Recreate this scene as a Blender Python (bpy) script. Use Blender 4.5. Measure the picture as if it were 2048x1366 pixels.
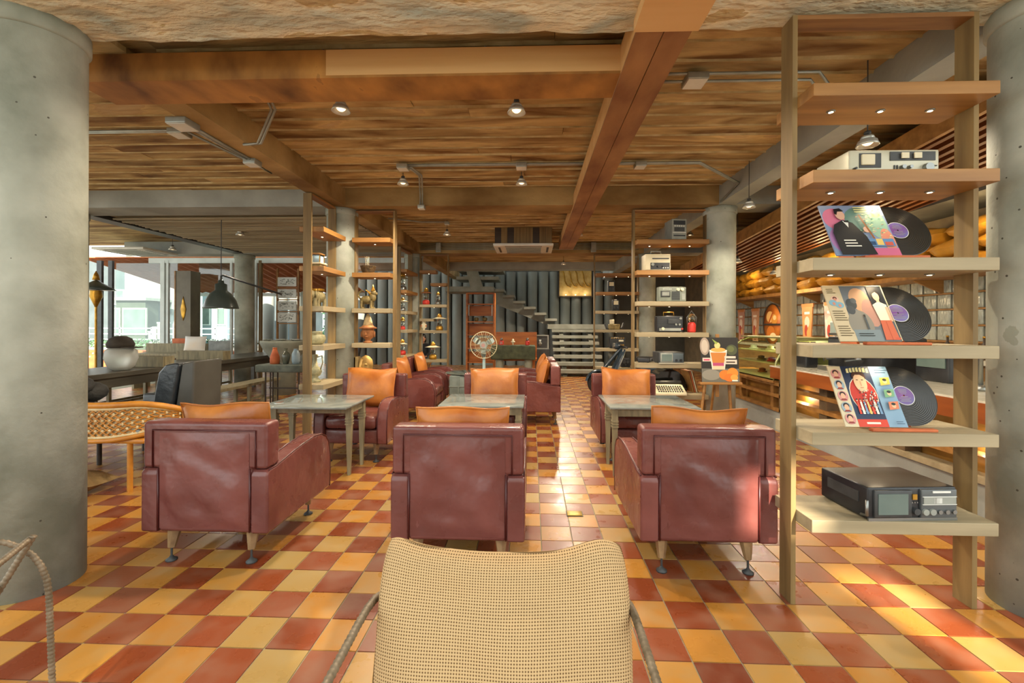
import bpy, math, random
from mathutils import Vector, Matrix
random.seed(11)
S = bpy.context.scene
COL = S.collection
PI = math.pi
for o in list(bpy.data.objects): bpy.data.objects.remove(o)

# ---------------------------------------------------------------- camera
FPX, CX, CY, YAW, ROL, HC = 883.18, 1031.8, 650.6, .0357, .0039, 1.38
_c, _s = math.cos(YAW), math.sin(YAW)
FW = Vector((-_s, _c, 0)); _r0 = Vector((_c, _s, 0)); _u0 = Vector((0, 0, 1))
RT = _r0*math.cos(ROL)+_u0*math.sin(ROL); UP = -_r0*math.sin(ROL)+_u0*math.cos(ROL)
cam = bpy.data.cameras.new('camera'); cam.sensor_width = 36; cam.lens = FPX*36/2048
cam.shift_x = (1024-CX)/2048; cam.shift_y = (CY-683)/2048; cam.clip_start = .05; cam.clip_end = 200
co = bpy.data.objects.new('camera', cam); COL.objects.link(co)
co.matrix_world = Matrix(((RT.x, UP.x, -FW.x, 0), (RT.y, UP.y, -FW.y, 0), (RT.z, UP.z, -FW.z, HC), (0, 0, 0, 1)))
S.camera = co
def ray(x, y): return FW+RT*((x-CX)/FPX)-UP*((y-CY)/FPX)
def py_(x, y, d):                       # photo pixel on the plane Y = d
    r = ray(x, y); return Vector((0, 0, HC))+r*(d/r.y)
def pz_(x, y, z=0):                     # photo pixel on the plane Z = z
    r = ray(x, y); return Vector((0, 0, HC))+r*((z-HC)/r.z)
def px_(x, y, d):
    r = ray(x, y); return Vector((0, 0, HC))+r*(d/r.x)
def proj(p):
    v = Vector(p)-Vector((0, 0, HC)); d = v.dot(FW)
    return (CX+FPX*v.dot(RT)/d, CY-FPX*v.dot(UP)/d) if d > .05 else None

# ---------------------------------------------------------------- light
w = bpy.data.worlds.new('world'); S.world = w; w.use_nodes = True
bg = w.node_tree.nodes['Background']; bg.inputs[0].default_value = (.91, .97, .95, 1); bg.inputs[1].default_value = 2.9
SUN = Vector((-.16, .86, -.47)).normalized()
sl = bpy.data.lights.new('sun', 'SUN'); sl.energy = 18; sl.angle = .007; sl.color = (1, .86, .68)
so = bpy.data.objects.new('sun', sl); COL.objects.link(so); so.rotation_euler = SUN.to_track_quat('-Z', 'Y').to_euler()
vs = S.view_settings; vs.view_transform = 'Standard'; vs.look = 'None'; vs.gamma = 1; vs.exposure = .14; vs.use_curve_mapping = False

# ---------------------------------------------------------------- materials
def lin(h):
    h = h.lstrip('#'); r = []
    for i in (0, 2, 4):
        c = int(h[i:i+2], 16)/255; r.append(c/12.92 if c <= .04045 else ((c+.055)/1.055)**2.4)
    return tuple(r)+(1,)
MATS = {}
def mat(name, cols, rough=.6, scale=6, bump=0, metal=0, stretch=(1, 1, 1), detail=5, rand=0, rvar=0, bscale=None, coord='Object', spec=.5, lo=.3, hi=.7, bdist=.02, distort=0):
    if name in MATS: return MATS[name]
    m = bpy.data.materials.new(name); m.use_nodes = True; nt = m.node_tree; N = nt.nodes; L = nt.links
    b = N['Principled BSDF']; b.inputs['Roughness'].default_value = rough; b.inputs['Metallic'].default_value = metal
    b.inputs['Specular IOR Level'].default_value = spec
    if isinstance(cols, str): cols = [cols]
    if len(cols) == 1 and not bump and not rvar:
        b.inputs['Base Color'].default_value = lin(cols[0]); MATS[name] = m; return m
    tc = N.new('ShaderNodeTexCoord')
    if coord == 'World':
        g = N.new('ShaderNodeNewGeometry'); src = g.outputs['Position']
    else: src = tc.outputs[coord]
    mp = N.new('ShaderNodeMapping'); mp.inputs['Scale'].default_value = stretch; L.new(src, mp.inputs[0])
    oi = N.new('ShaderNodeObjectInfo')
    if rand:
        ml = N.new('ShaderNodeMath'); ml.operation = 'MULTIPLY'; ml.inputs[1].default_value = 37; L.new(oi.outputs['Random'], ml.inputs[0])
        L.new(ml.outputs[0], mp.inputs['Location'])
    nz = N.new('ShaderNodeTexNoise'); nz.inputs['Scale'].default_value = scale; nz.inputs['Detail'].default_value = detail
    nz.inputs['Distortion'].default_value = distort
    L.new(mp.outputs[0], nz.inputs['Vector'])
    if len(cols) == 1: b.inputs['Base Color'].default_value = lin(cols[0]); last = None
    else:
        cr = N.new('ShaderNodeValToRGB'); L.new(nz.outputs['Fac'], cr.inputs[0]); el = cr.color_ramp.elements
        n = len(cols)
        for i, c in enumerate(cols):
            p = lo+(hi-lo)*i/(n-1)
            e = el[0] if i == 0 else (el[1] if i == n-1 else el.new(p))
            e.position = p
        for i, c in enumerate(cols): sorted(el, key=lambda e: e.position)[i].color = lin(c)
        last = cr.outputs[0]
        if rand:
            hs = N.new('ShaderNodeHueSaturation'); mr = N.new('ShaderNodeMapRange')
            mr.inputs['To Min'].default_value = 1-rand; mr.inputs['To Max'].default_value = 1+rand
            L.new(oi.outputs['Random'], mr.inputs[0]); L.new(mr.outputs[0], hs.inputs['Value']); L.new(last, hs.inputs['Color']); last = hs.outputs[0]
        L.new(last, b.inputs['Base Color'])
    if rvar:
        mr = N.new('ShaderNodeMapRange'); mr.inputs['From Min'].default_value = .3; mr.inputs['From Max'].default_value = .7
        mr.inputs['To Min'].default_value = max(.03, rough-rvar); mr.inputs['To Max'].default_value = rough+rvar
        L.new(nz.outputs['Fac'], mr.inputs[0]); L.new(mr.outputs[0], b.inputs['Roughness'])
    if bump:
        n2 = nz
        if bscale:
            n2 = N.new('ShaderNodeTexNoise'); n2.inputs['Scale'].default_value = bscale; n2.inputs['Detail'].default_value = 4; L.new(mp.outputs[0], n2.inputs['Vector'])
        bp = N.new('ShaderNodeBump'); bp.inputs['Strength'].default_value = bump; bp.inputs['Distance'].default_value = bdist
        L.new(n2.outputs['Fac'], bp.inputs['Height']); L.new(bp.outputs[0], b.inputs['Normal'])
    MATS[name] = m; return m
def glow(name, col, strength):
    if name in MATS: return MATS[name]
    m = bpy.data.materials.new(name); m.use_nodes = True; b = m.node_tree.nodes['Principled BSDF']
    b.inputs['Base Color'].default_value = lin(col); b.inputs['Emission Color'].default_value = lin(col); b.inputs['Emission Strength'].default_value = strength
    MATS[name] = m; return m
def glass(name, col, rough=.05, tr=1.0, ior=1.45):
    if name in MATS: return MATS[name]
    m = bpy.data.materials.new(name); m.use_nodes = True; b = m.node_tree.nodes['Principled BSDF']
    b.inputs['Base Color'].default_value = lin(col); b.inputs['Roughness'].default_value = rough
    b.inputs['Transmission Weight'].default_value = tr; b.inputs['IOR'].default_value = ior
    MATS[name] = m; return m
def thin_glass(name, col, fac):          # a thin clear pane: mostly see-through, a little gloss
    m = bpy.data.materials.new(name); m.use_nodes = True; nt = m.node_tree; N = nt.nodes; L = nt.links
    t = N.new('ShaderNodeBsdfTransparent'); t.inputs[0].default_value = lin(col)
    g = N.new('ShaderNodeBsdfGlossy'); g.inputs['Roughness'].default_value = .05
    mx = N.new('ShaderNodeMixShader'); mx.inputs[0].default_value = fac
    L.new(t.outputs[0], mx.inputs[1]); L.new(g.outputs[0], mx.inputs[2]); L.new(mx.outputs[0], N['Material Output'].inputs[0])
    MATS[name] = m; return m

def tile_mat(name, a, b_, c, dirty):
    m = bpy.data.materials.new(name); m.use_nodes = True; nt = m.node_tree; N = nt.nodes; L = nt.links
    b = N['Principled BSDF']; g = N.new('ShaderNodeNewGeometry')
    mp = N.new('ShaderNodeMapping'); mp.inputs['Scale'].default_value = (5, 5, 0); mp.inputs['Location'].default_value = (-.333, -.2, 0)
    L.new(g.outputs['Position'], mp.inputs[0])
    fl = N.new('ShaderNodeVectorMath'); fl.operation = 'FLOOR'; L.new(mp.outputs[0], fl.inputs[0])
    wn = N.new('ShaderNodeTexWhiteNoise'); wn.noise_dimensions = '2D'; L.new(fl.outputs[0], wn.inputs['Vector'])
    nz = N.new('ShaderNodeTexNoise'); nz.inputs['Scale'].default_value = 6; nz.inputs['Detail'].default_value = 4; L.new(g.outputs['Position'], nz.inputs['Vector'])
    cr = N.new('ShaderNodeValToRGB'); el = cr.color_ramp.elements
    el[0].position = 0; el[0].color = lin(a); el[1].position = 1; el[1].color = lin(c); e = el.new(.55); e.color = lin(b_)
    L.new(wn.outputs['Value'], cr.inputs[0])
    mr = N.new('ShaderNodeMapRange'); mr.inputs['From Min'].default_value = .45; mr.inputs['From Max'].default_value = .8; mr.inputs['To Max'].default_value = .5
    L.new(nz.outputs['Fac'], mr.inputs[0])
    mx = N.new('ShaderNodeMix'); mx.data_type = 'RGBA'; L.new(mr.outputs[0], mx.inputs[0]); L.new(cr.outputs[0], mx.inputs[6]); mx.inputs[7].default_value = lin(dirty)
    L.new(mx.outputs[2], b.inputs['Base Color'])
    r2 = N.new('ShaderNodeMapRange'); r2.inputs['From Min'].default_value = .3; r2.inputs['From Max'].default_value = .7; r2.inputs['To Min'].default_value = .22; r2.inputs['To Max'].default_value = .42
    L.new(nz.outputs['Fac'], r2.inputs[0]); L.new(r2.outputs[0], b.inputs['Roughness'])
    bp = N.new('ShaderNodeBump'); bp.inputs['Strength'].default_value = .05; bp.inputs['Distance'].default_value = .004
    L.new(nz.outputs['Fac'], bp.inputs['Height']); L.new(bp.outputs[0], b.inputs['Normal'])
    MATS[name] = m; return m

concrete = mat('concrete', ['#6f7062', '#929486', '#a8aa9e'], .75, 3, .5, detail=12, bscale=34, bdist=.006, coord='World')
concrete_blue = mat('concrete_blue', ['#858984', '#a3a8a3', '#b4b8b2'], .75, 2, .25, detail=8, bscale=22, bdist=.01, coord='World')
rough_plaster = mat('rough_plaster', ['#aab2a8', '#bcc2b6', '#e6e0c6', '#c4aa74', '#e4dabc', '#b4bab0'], .9, 2.4, 1, detail=14, bscale=16, bdist=.04, coord='World', stretch=(.7, 1.6, 1), lo=.36, hi=.64, distort=.8)
slab_m = mat('slab_boards', ['#6f4c20', '#b08a4c', '#d2b880', '#e6dab8'], .85, 2.6, .7, detail=14, bscale=14, bdist=.025, stretch=(.45, 2.0, 1), rand=.16, lo=.34, hi=.66, distort=.6)
beam_m = mat('beam_concrete', ['#6f5226', '#a48046', '#bfa36e', '#9a9888'], .85, 1.6, .5, detail=10, bscale=18, bdist=.015, coord='World', stretch=(.6, 1, 1), lo=.3, hi=.75)
wood_x = mat('old_wood_x', ['#5c3514', '#8d5a2b', '#a87842', '#8a7448'], .6, 3, .2, stretch=(.35, 4, 4), rand=.12, detail=8)
wood_z = mat('old_wood_z', ['#5f4a2a', '#8a7145', '#a08a5a'], .6, 3, .2, stretch=(4, 4, .35), rand=.12, detail=8)
wood_y = mat('old_wood_y', ['#5c3514', '#8d5a2b', '#a87842'], .6, 3, .2, stretch=(4, .35, 4), rand=.12, detail=8)
rust_x = mat('rusty_ply_x', ['#54300f', '#9c6224', '#bd8844', '#b09058'], .6, 2.2, .15, stretch=(1.6, 1, 1), detail=9, lo=.28, hi=.7, coord='World')
rust_y = mat('rusty_ply_y', ['#6a3c20', '#96623c', '#a87c50', '#94785a'], .6, 2.0, .15, stretch=(2, .8, 1), detail=9, coord='World')
pale_ply = mat('pale_ply', ['#c89a60', '#d8b27c', '#cfa66c'], .6, 2, .05, stretch=(.3, 3, 5), detail=7, coord='World')
grey_wood = mat('grey_wood', ['#8a7d60', '#a8997a', '#b7a987'], .65, 3, .15, stretch=(.35, 4, 4), rand=.1, detail=8)
honey_wood = mat('honey_wood', ['#7d5426', '#a87a40', '#bf955a'], .5, 3, .1, stretch=(.35, 4, 4), rand=.12, detail=7)
dark_wood = mat('dark_wood', ['#2a2018', '#3d3024'], .55, 4, .1, stretch=(.5, 3, 3))
leather = mat('burgundy_leather', ['#5c302c', '#75433e', '#86544c'], .28, 3.5, .35, rvar=.07, rand=.12, bscale=2.6, bdist=.09, detail=4)
piping_m = mat('burgundy_piping', ['#4a1a1a'], .35)
cush_m = mat('tan_leather', ['#94501c', '#bd7630', '#d09a5c'], .38, 4.5, .35, rvar=.06, rand=.14, bscale=5, bdist=.04)
steel = mat('steel', ['#8d8f8c'], .35, metal=.9)
galv = mat('galvanised', ['#8f948f', '#a9aea8'], .4, 8, metal=.5)
black = mat('black_plastic', ['#15161a', '#26272a'], .4, 9)
charcoal = mat('charcoal', ['#2c2e2f', '#414344'], .5, 8)
greyp = mat('grey_plastic', ['#7f837c', '#969a92'], .5, 8)
white = mat('white_paint', ['#c9cbc4', '#dcded8'], .55, 6)
cream = mat('cream', ['#cfc4a2', '#ddd3b6'], .55, 6)
red_m = mat('red_paint', ['#b3231c', '#c8382a'], .45, 7)
gold = mat('gold', ['#8a6522', '#c99a3c'], .35, 8, metal=.7)
bronze = mat('bronze', ['#57492a', '#8c7a4a', '#a8945c'], .5, 16, .3, metal=.2)
clay = mat('clay', ['#7d4a26', '#a36a3a', '#b98550'], .75, 14, .3)
terracotta = mat('terracotta', ['#a8522c', '#c46a3c'], .7, 9)
stoneware = mat('stoneware', ['#7d7a5e', '#aaa47f', '#c0ba96'], .6, 26, .3)
screen_m = mat('crt_screen', ['#51605c', '#6a7a74'], .12, 2)
dark = mat('deep_dark', ['#0d0d0e'], .6)
marble = mat('marble_top', ['#5c615e', '#848a85', '#929890'], .08, 2.6, detail=12, lo=.28, hi=.5, distort=1.5)
glass_clear = thin_glass('pane_glass', '#e8f2f0', .07)
case_glass = thin_glass('case_glass', '#e6ecc8', .06)
lens_glow = glow('lamp_glow', '#ffdca8', 2.6)
lamp_metal = mat('lamp_metal', ['#b4b6b0', '#cfd1cb'], .3, 9, metal=.4)
spot_glow = glow('spot_glow', '#fff0d0', 9)

# ---------------------------------------------------------------- mesh helpers
ORD = ['first', 'second', 'third', 'fourth', 'fifth', 'sixth', 'seventh', 'eighth', 'ninth', 'tenth', 'eleventh', 'twelfth', 'thirteenth', 'fourteenth', 'fifteenth']
class M:
    def __init__(s): s.v = []; s.f = []; s.mi = []; s.sm = []
    def add(s, vs_, fs, mi=0, smooth=False):
        o = len(s.v); s.v += [tuple(v) for v in vs_]
        for f in fs: s.f.append([i+o for i in f]); s.mi.append(mi); s.sm.append(smooth)
        return s
    def box(s, x0, x1, y0, y1, z0, z1, mi=0):
        return s.add([(x0, y0, z0), (x1, y0, z0), (x1, y1, z0), (x0, y1, z0), (x0, y0, z1), (x1, y0, z1), (x1, y1, z1), (x0, y1, z1)],
                     [(0, 3, 2, 1), (4, 5, 6, 7), (0, 1, 5, 4), (1, 2, 6, 5), (2, 3, 7, 6), (3, 0, 4, 7)], mi)
    def rbox(s, x0, x1, y0, y1, z0, z1, r, mi=0, fn=None):
        c = Vector(((x0+x1)/2, (y0+y1)/2, (z0+z1)/2)); h = Vector(((x1-x0)/2, (y1-y0)/2, (z1-z0)/2)); r = min(r, min(h)*.98)
        def ax(hh):
            a = [-hh, -hh+.3*r, -hh+r]; mid = [-(hh-r)*.34, (hh-r)*.34]; return a+mid+[hh-r, hh-.3*r, hh]
        A = [ax(h.x), ax(h.y), ax(h.z)]; idx = {}; vs_ = []; fs = []
        def vid(i, j, k):
            if (i, j, k) not in idx:
                p = Vector((A[0][i], A[1][j], A[2][k])); q = Vector([max(-h[t]+r, min(h[t]-r, p[t])) for t in range(3)])
                d = p-q; 
                if d.length > 1e-9: p = q+d.normalized()*r
                p = p+c
                if fn: p = fn(p)
                idx[(i, j, k)] = len(vs_); vs_.append(tuple(p))
            return idx[(i, j, k)]
        n = 7
        for a in range(n):
            for b in range(n):
                fs.append((vid(a, b, 0), vid(a, b+1, 0), vid(a+1, b+1, 0), vid(a+1, b, 0)))
                fs.append((vid(a, b, n), vid(a+1, b, n), vid(a+1, b+1, n), vid(a, b+1, n)))
                fs.append((vid(a, 0, b), vid(a+1, 0, b), vid(a+1, 0, b+1), vid(a, 0, b+1)))
                fs.append((vid(a, n, b), vid(a, n, b+1), vid(a+1, n, b+1), vid(a+1, n, b)))
                fs.append((vid(0, a, b), vid(0, a, b+1), vid(0, a+1, b+1), vid(0, a+1, b)))
                fs.append((vid(n, a, b), vid(n, a+1, b), vid(n, a+1, b+1), vid(n, a, b+1)))
        return s.add(vs_, fs, mi, True)
    def cyl(s, p0, p1, r0, r1=None, n=12, mi=0, smooth=True, caps=True):
        r1 = r0 if r1 is None else r1; p0 = Vector(p0); p1 = Vector(p1); d = (p1-p0).normalized()
        a = d.orthogonal().normalized(); b = d.cross(a); vs_ = []
        for p, r in ((p0, r0), (p1, r1)):
            for i in range(n):
                t = 2*PI*i/n; vs_.append(p+a*(r*math.cos(t))+b*(r*math.sin(t)))
        s.add(vs_, [(i, (i+1) % n, n+(i+1) % n, n+i) for i in range(n)], mi, smooth)
        if caps:
            s.add(vs_[:n], [tuple(range(n-1, -1, -1))], mi); s.add(vs_[n:], [tuple(range(n))], mi)
        return s
    def lathe(s, prof, n=18, c=(0, 0, 0), mi=0, sx=1, sy=1, smooth=True, caps=True):
        vs_ = []; k = len(prof)
        for r, z in prof:
            for i in range(n):
                t = 2*PI*i/n; vs_.append((c[0]+r*math.cos(t)*sx, c[1]+r*math.sin(t)*sy, c[2]+z))
        fs = [(j*n+i, j*n+(i+1) % n, (j+1)*n+(i+1) % n, (j+1)*n+i) for j in range(k-1) for i in range(n)]
        if caps and prof[0][0] > 1e-4: fs.append(tuple(range(n-1, -1, -1)))
        if caps and prof[-1][0] > 1e-4: fs.append(tuple((k-1)*n+i for i in range(n)))
        return s.add(vs_, fs, mi, smooth)
    def tube(s, pts, r, n=8, closed=False, mi=0, rf=None):
        pts = [Vector(p) for p in pts]; k = len(pts); vs_ = []; a = None
        for j, p in enumerate(pts):
            if closed: d = pts[(j+1) % k]-pts[j-1]
            else: d = pts[min(j+1, k-1)]-pts[max(j-1, 0)]
            d.normalize()
            a = d.orthogonal().normalized() if a is None else (a-d*a.dot(d)).normalized()
            b = d.cross(a); rr = r*(rf(j) if rf else 1)
            for i in range(n):
                t = 2*PI*i/n; vs_.append(p+a*(rr*math.cos(t))+b*(rr*math.sin(t)))
        e = k if closed else k-1
        fs = [(j*n+i, j*n+(i+1) % n, ((j+1) % k)*n+(i+1) % n, ((j+1) % k)*n+i) for j in range(e) for i in range(n)]
        if not closed: fs += [tuple(range(n-1, -1, -1)), tuple((k-1)*n+i for i in range(n))]
        return s.add(vs_, fs, mi, True)
    def prism(s, poly, a0, a1, axis='x', mi=0):
        n = len(poly)
        def pt(p, a): return {'x': (a, p[0], p[1]), 'y': (p[0], a, p[1]), 'z': (p[0], p[1], a)}[axis]
        vs_ = [pt(p, a0) for p in poly]+[pt(p, a1) for p in poly]
        fs = [tuple(range(n)), tuple(range(2*n-1, n-1, -1))]+[(i+n, (i+1) % n+n, (i+1) % n, i) for i in range(n)]
        return s.add(vs_, fs, mi)
    def ball(s, c, rx, ry=None, rz=None, n=12, mi=0):
        ry = ry or rx; rz = rz or rx; k = max(5, n//2)
        return s.lathe([(max(1e-5, math.sin(PI*j/k)), -math.cos(PI*j/k)) for j in range(k+1)], n, (0, 0, 0), mi)._last(n*(k+1), c, rx, ry, rz)
    def _last(s, cnt, c, rx, ry, rz):
        for i in range(len(s.v)-cnt, len(s.v)):
            v = s.v[i]; s.v[i] = (c[0]+v[0]*rx, c[1]+v[1]*ry, c[2]+v[2]*rz)
        return s
    def pillow(s, w_, h, t, n=14, ear=.10, fn=None, mi=0):     # in XZ plane, thick in Y
        vs_ = []; fs = []; m = n+1
        for side in (-1, 1):
            for j in range(m):
                for i in range(m):
                    u = 2*i/n-1; v = 2*j/n-1
                    x = w_/2*u*(1-ear*(1-v*v)); z = h/2*v*(1-ear*(1-u*u)); th = t/2*((1-u*u)*(1-v*v))**.42
                    p = Vector((x, side*th, z)); vs_.append(fn(p, u, v, side) if fn else p)
        for sd in (0, 1):
            for j in range(n):
                for i in range(n):
                    q = [sd*m*m+j*m+i, sd*m*m+j*m+i+1, sd*m*m+(j+1)*m+i+1, sd*m*m+(j+1)*m+i]
                    fs.append(tuple(q if sd == 0 else q[::-1]))
        return s.add(vs_, fs, mi, True)
    def xf(s, mt):
        s.v = [tuple(mt @ Vector(v)) for v in s.v]; return s
    def mesh(s, name, mats):
        me = bpy.data.meshes.new(name); me.from_pydata(s.v, [], s.f)
        for m in (mats if isinstance(mats, (list, tuple)) else [mats]): me.materials.append(m)
        me.polygons.foreach_set('material_index', s.mi); me.polygons.foreach_set('use_smooth', s.sm); me.update(); return me
    def obj(s, name, mats, parent=None, loc=(0, 0, 0), rz=0, bevel=0):
        o = bpy.data.objects.new(name, s.mesh(name, mats)); COL.objects.link(o); o.location = loc; o.rotation_euler = (0, 0, rz)
        if parent: o.parent = parent
        if bevel:
            b = o.modifiers.new('bevel', 'BEVEL'); b.width = bevel; b.segments = 3; b.limit_method = 'ANGLE'; b.angle_limit = .6
            o.modifiers.new('wn', 'WEIGHTED_NORMAL')
            for p in o.data.polygons: p.use_smooth = True
        return o
def tag(o, label, cat, group=None):
    o['label'] = label; o['category'] = cat
    if group: o['group'] = group
    return o
def thing(name, label, cat, loc=(0, 0, 0), rz=0, group=None):
    o = bpy.data.objects.new(name, None); COL.objects.link(o); o.empty_display_size = .1; o.location = loc; o.rotation_euler = (0, 0, rz)
    return tag(o, label, cat, group)
def struct(o): o['kind'] = 'structure'; return o
def dup(root, loc, rz, label=None, group=None):
    r = root.copy(); COL.objects.link(r); r.location = loc; r.rotation_euler = (0, 0, rz)
    if label: r['label'] = label
    if group: r['group'] = group
    for ch in list(root.children):
        c = ch.copy(); COL.objects.link(c); c.parent = r
        for g in ch.children:
            d = g.copy(); COL.objects.link(d); d.parent = c
    return r
def lamp(name, loc, energy, col=(1, .85, .64), size=.05, parent=None, spot=False):
    l = bpy.data.lights.new(name, 'SPOT' if spot else 'POINT'); l.energy = energy; l.color = col; l.shadow_soft_size = size
    if spot: l.spot_size = 2.75; l.spot_blend = .35
    o = bpy.data.objects.new(name, l); COL.objects.link(o); o.location = loc
    if parent: o.parent = parent
    return o

# ================================================================ structure
ZS, ZC = 2.96, 3.20                      # beam soffit, slab underside
XL, XR, XLL = -2.64, 2.52, -6.57
BEAMS = [(2.0, 2.43), (5.81, 6.25), (9.65, 10.1)]
ROWS = [2.26, 6.05, 9.88]
# floor with tiles
grout = mat('grout', ['#7e7a66', '#9a957e'], .9, 10)
floor = struct(M().box(-9.2, 5.4, -1.6, 15.7, -.12, -.004).obj('floor', grout))
red_t = tile_mat('red_tile', '#6c2f18', '#864222', '#7e4a34', '#90705a')
yel_t = tile_mat('yellow_tile', '#9e682a', '#b47e34', '#9c804a', '#a08e66')
tm = []
for nm, mm in (('tile_yellow', yel_t), ('tile_red', red_t)):
    k = M(); g = .0024; h = .1-g
    k.add([(-h, -h, -.006), (h, -h, -.006), (h, h, -.006), (-h, h, -.006), (-h+.001, -h+.001, 0), (h-.001, -h+.001, 0), (h-.001, h-.001, 0), (-h+.001, h-.001, 0)],
          [(4, 5, 6, 7), (0, 1, 5, 4), (1, 2, 6, 5), (2, 3, 7, 6), (3, 0, 4, 7)])
    tm.append(k.mesh('tile', mm))
cells = []; rest = [M(), M()]
for c in range(-44, 25):
    for r in range(-21, 64):
        x, y = .2*(c+.833), .2*(r+14.7); par = (c+r) % 2
        p = proj((x, y, 0)); vis = p and -60 < p[0] < 2108 and p[1] < 1420
        if vis and math.hypot(x-XL, y-2.26) > .3 and math.hypot(x-XR, y-2.26) > .3 and not (abs(x) < .42 and y < 1.45): cells.append((y*y+x*x*.2, x, y, par))
        else: cells.append((1e9, x, y, par))
cells.sort()
for i, (d, x, y, par) in enumerate(cells):
    if i < 300:
        o = bpy.data.objects.new('tile', tm[par]); COL.objects.link(o); o.location = (x, y, 0); o.parent = floor
    else:
        me = tm[par]; rest[par].add([(v.co.x+x, v.co.y+y, v.co.z) for v in me.vertices], [tuple(p.vertices) for p in me.polygons])
for par, mm in ((0, yel_t), (1, red_t)):
    o = rest[par].obj('tile_field', mm, floor); o['kind'] = 'stuff'
# brass floor socket
p = pz_(1149, 1028); t = thing('floor_socket', 'small brass floor socket cover set in the tiles', 'socket', (p.x, p.y, 0))
M().rbox(-.055, .055, -.04, .04, 0, .008, .003).obj('cover', mat('brass', ['#a8893a', '#b99c4c'], .35, 9, metal=.6), t)
M().box(-.06, .06, -.045, .045, 0, .003).obj('rim', charcoal, t)

# columns
col_m = mat('column_concrete', ['#7c8174', '#a0a497', '#b4b8ac', '#989a88'], .7, 2.6, .4, detail=12, bscale=30, bdist=.006, coord='World', lo=.32, hi=.7)
nt = col_m.node_tree; N = nt.nodes; L = nt.links; b = N['Principled BSDF']; src = b.inputs['Base Color'].links[0].from_socket
g = N.new('ShaderNodeNewGeometry'); vo = N.new('ShaderNodeTexVoronoi'); vo.inputs['Scale'].default_value = 15; L.new(g.outputs['Position'], vo.inputs['Vector'])
lt = N.new('ShaderNodeMath'); lt.operation = 'LESS_THAN'; lt.inputs[1].default_value = .085; L.new(vo.outputs['Distance'], lt.inputs[0])
sp = N.new('ShaderNodeSeparateColor'); L.new(vo.outputs['Color'], sp.inputs[0]); gt = N.new('ShaderNodeMath'); gt.operation = 'GREATER_THAN'; gt.inputs[1].default_value = .6; L.new(sp.outputs[0], gt.inputs[0])
mu = N.new('ShaderNodeMath'); mu.operation = 'MULTIPLY'; L.new(lt.outputs[0], mu.inputs[0]); L.new(gt.outputs[0], mu.inputs[1])
mx = N.new('ShaderNodeMix'); mx.data_type = 'RGBA'; L.new(mu.outputs[0], mx.inputs[0]); L.new(src, mx.inputs[6]); mx.inputs[7].default_value = lin('#4a4a40'); L.new(mx.outputs[2], b.inputs['Base Color'])
def column(x, y, label, r=.2, z1=ZS, collar=True):
    o = struct(M().lathe([(r, 0), (r, z1-.1), (r, z1)], 48).obj('concrete_column', col_m, loc=(x, y, 0))); o['label'] = label; 
    if collar: M().lathe([(r+.006, z1-.09), (r+.014, z1-.08), (r+.014, z1-.002), (r, z1-.001)], 48).obj('collar', col_m, o)
    return o
column(XL, 2.26, 'thick round concrete column standing at the left edge'); column(XR, 2.26, 'thick round concrete column beside the record shelf')
column(-2.63, 6.03, 'round concrete column between the two statue shelves'); column(2.53, 6.05, 'round concrete column behind the drink poster easel')
column(-2.66, 9.88, 'round concrete column beside the lantern shelves'); column(2.53, 9.88, 'round concrete column behind the radio shelf')
column(XLL, 9.88, 'round concrete column behind the black dome lamp', .2); column(XLL, 6.05, 'round concrete column in the left bay', .2)
column(-7.0, 13.6, 'far round concrete column by the picture ladder', .22, 3.1, False)
# slab + board marks
ceil = struct(M().box(-10.5, 5.4, .3, 10.1, ZC+.03, ZC+.25).box(-5.2, 5.4, 10.1, 13.3, ZC+.03, ZC+.25).box(2.42, 5.4, 13.3, 15.7, ZC+.03, ZC+.25).obj('ceiling', slab_m))
import mathutils.noise as mn
seam_m = mat('seam_fins', ['#a08a5c', '#c8b78c', '#ddd2b4'], .9, 7, .6, coord='World')
def boards(x0, x1, y0, y1):
    y = y0; 
    while y < y1-.02:
        wd = min(random.uniform(.17, .24), y1-y)
        xs = [x0, x1] if x1-x0 < 3 else [x0, x0+(x1-x0)*random.uniform(.3, .7), x1]
        for a, b in zip(xs, xs[1:]):
            dz = random.uniform(0, .012)
            k = M().box(a+.002, b-.002, y+.003, y+wd-.003, ZC-dz, ZC+.031)
            o = k.obj('board', slab_m, ceil)
        y += wd
        if y < y1-.03:
            k = M(); n = int((x1-x0)/.12); vs_ = []
            for i in range(n+1):
                x = x0+(x1-x0)*i/n; h = max(.001, .010+.022*mn.noise(Vector((x*1.7, y*9, 3)))+.008*mn.noise(Vector((x*9, y*9, 1))))
                vs_ += [(x, y-h, ZC), (x, y, ZC-.020), (x, y+h, ZC)]
            k.add(vs_, [(3*i+a, 3*i+a+1, 3*i+a+4, 3*i+a+3) for i in range(n) for a in (0, 1)]).obj('seam_ridge', seam_m, ceil)
boards(-2.49, 2.42, 2.43, 5.81); boards(-2.49, 2.42, 6.25, 9.65); boards(-6.45, -2.72, 2.43, 5.81); boards(2.64, 5.3, 2.43, 5.81)
boards(-2.49, 2.42, .3, 2.0)
# beams
def beam(x0, x1, y0, y1, m, z0=ZS, label=None, name='ceiling_beam', z1=ZC+.04):
    o = struct(M().box(x0, x1, y0, y1, z0, z1).obj(name, m)); 
    if label: o['label'] = label
    return o
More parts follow.
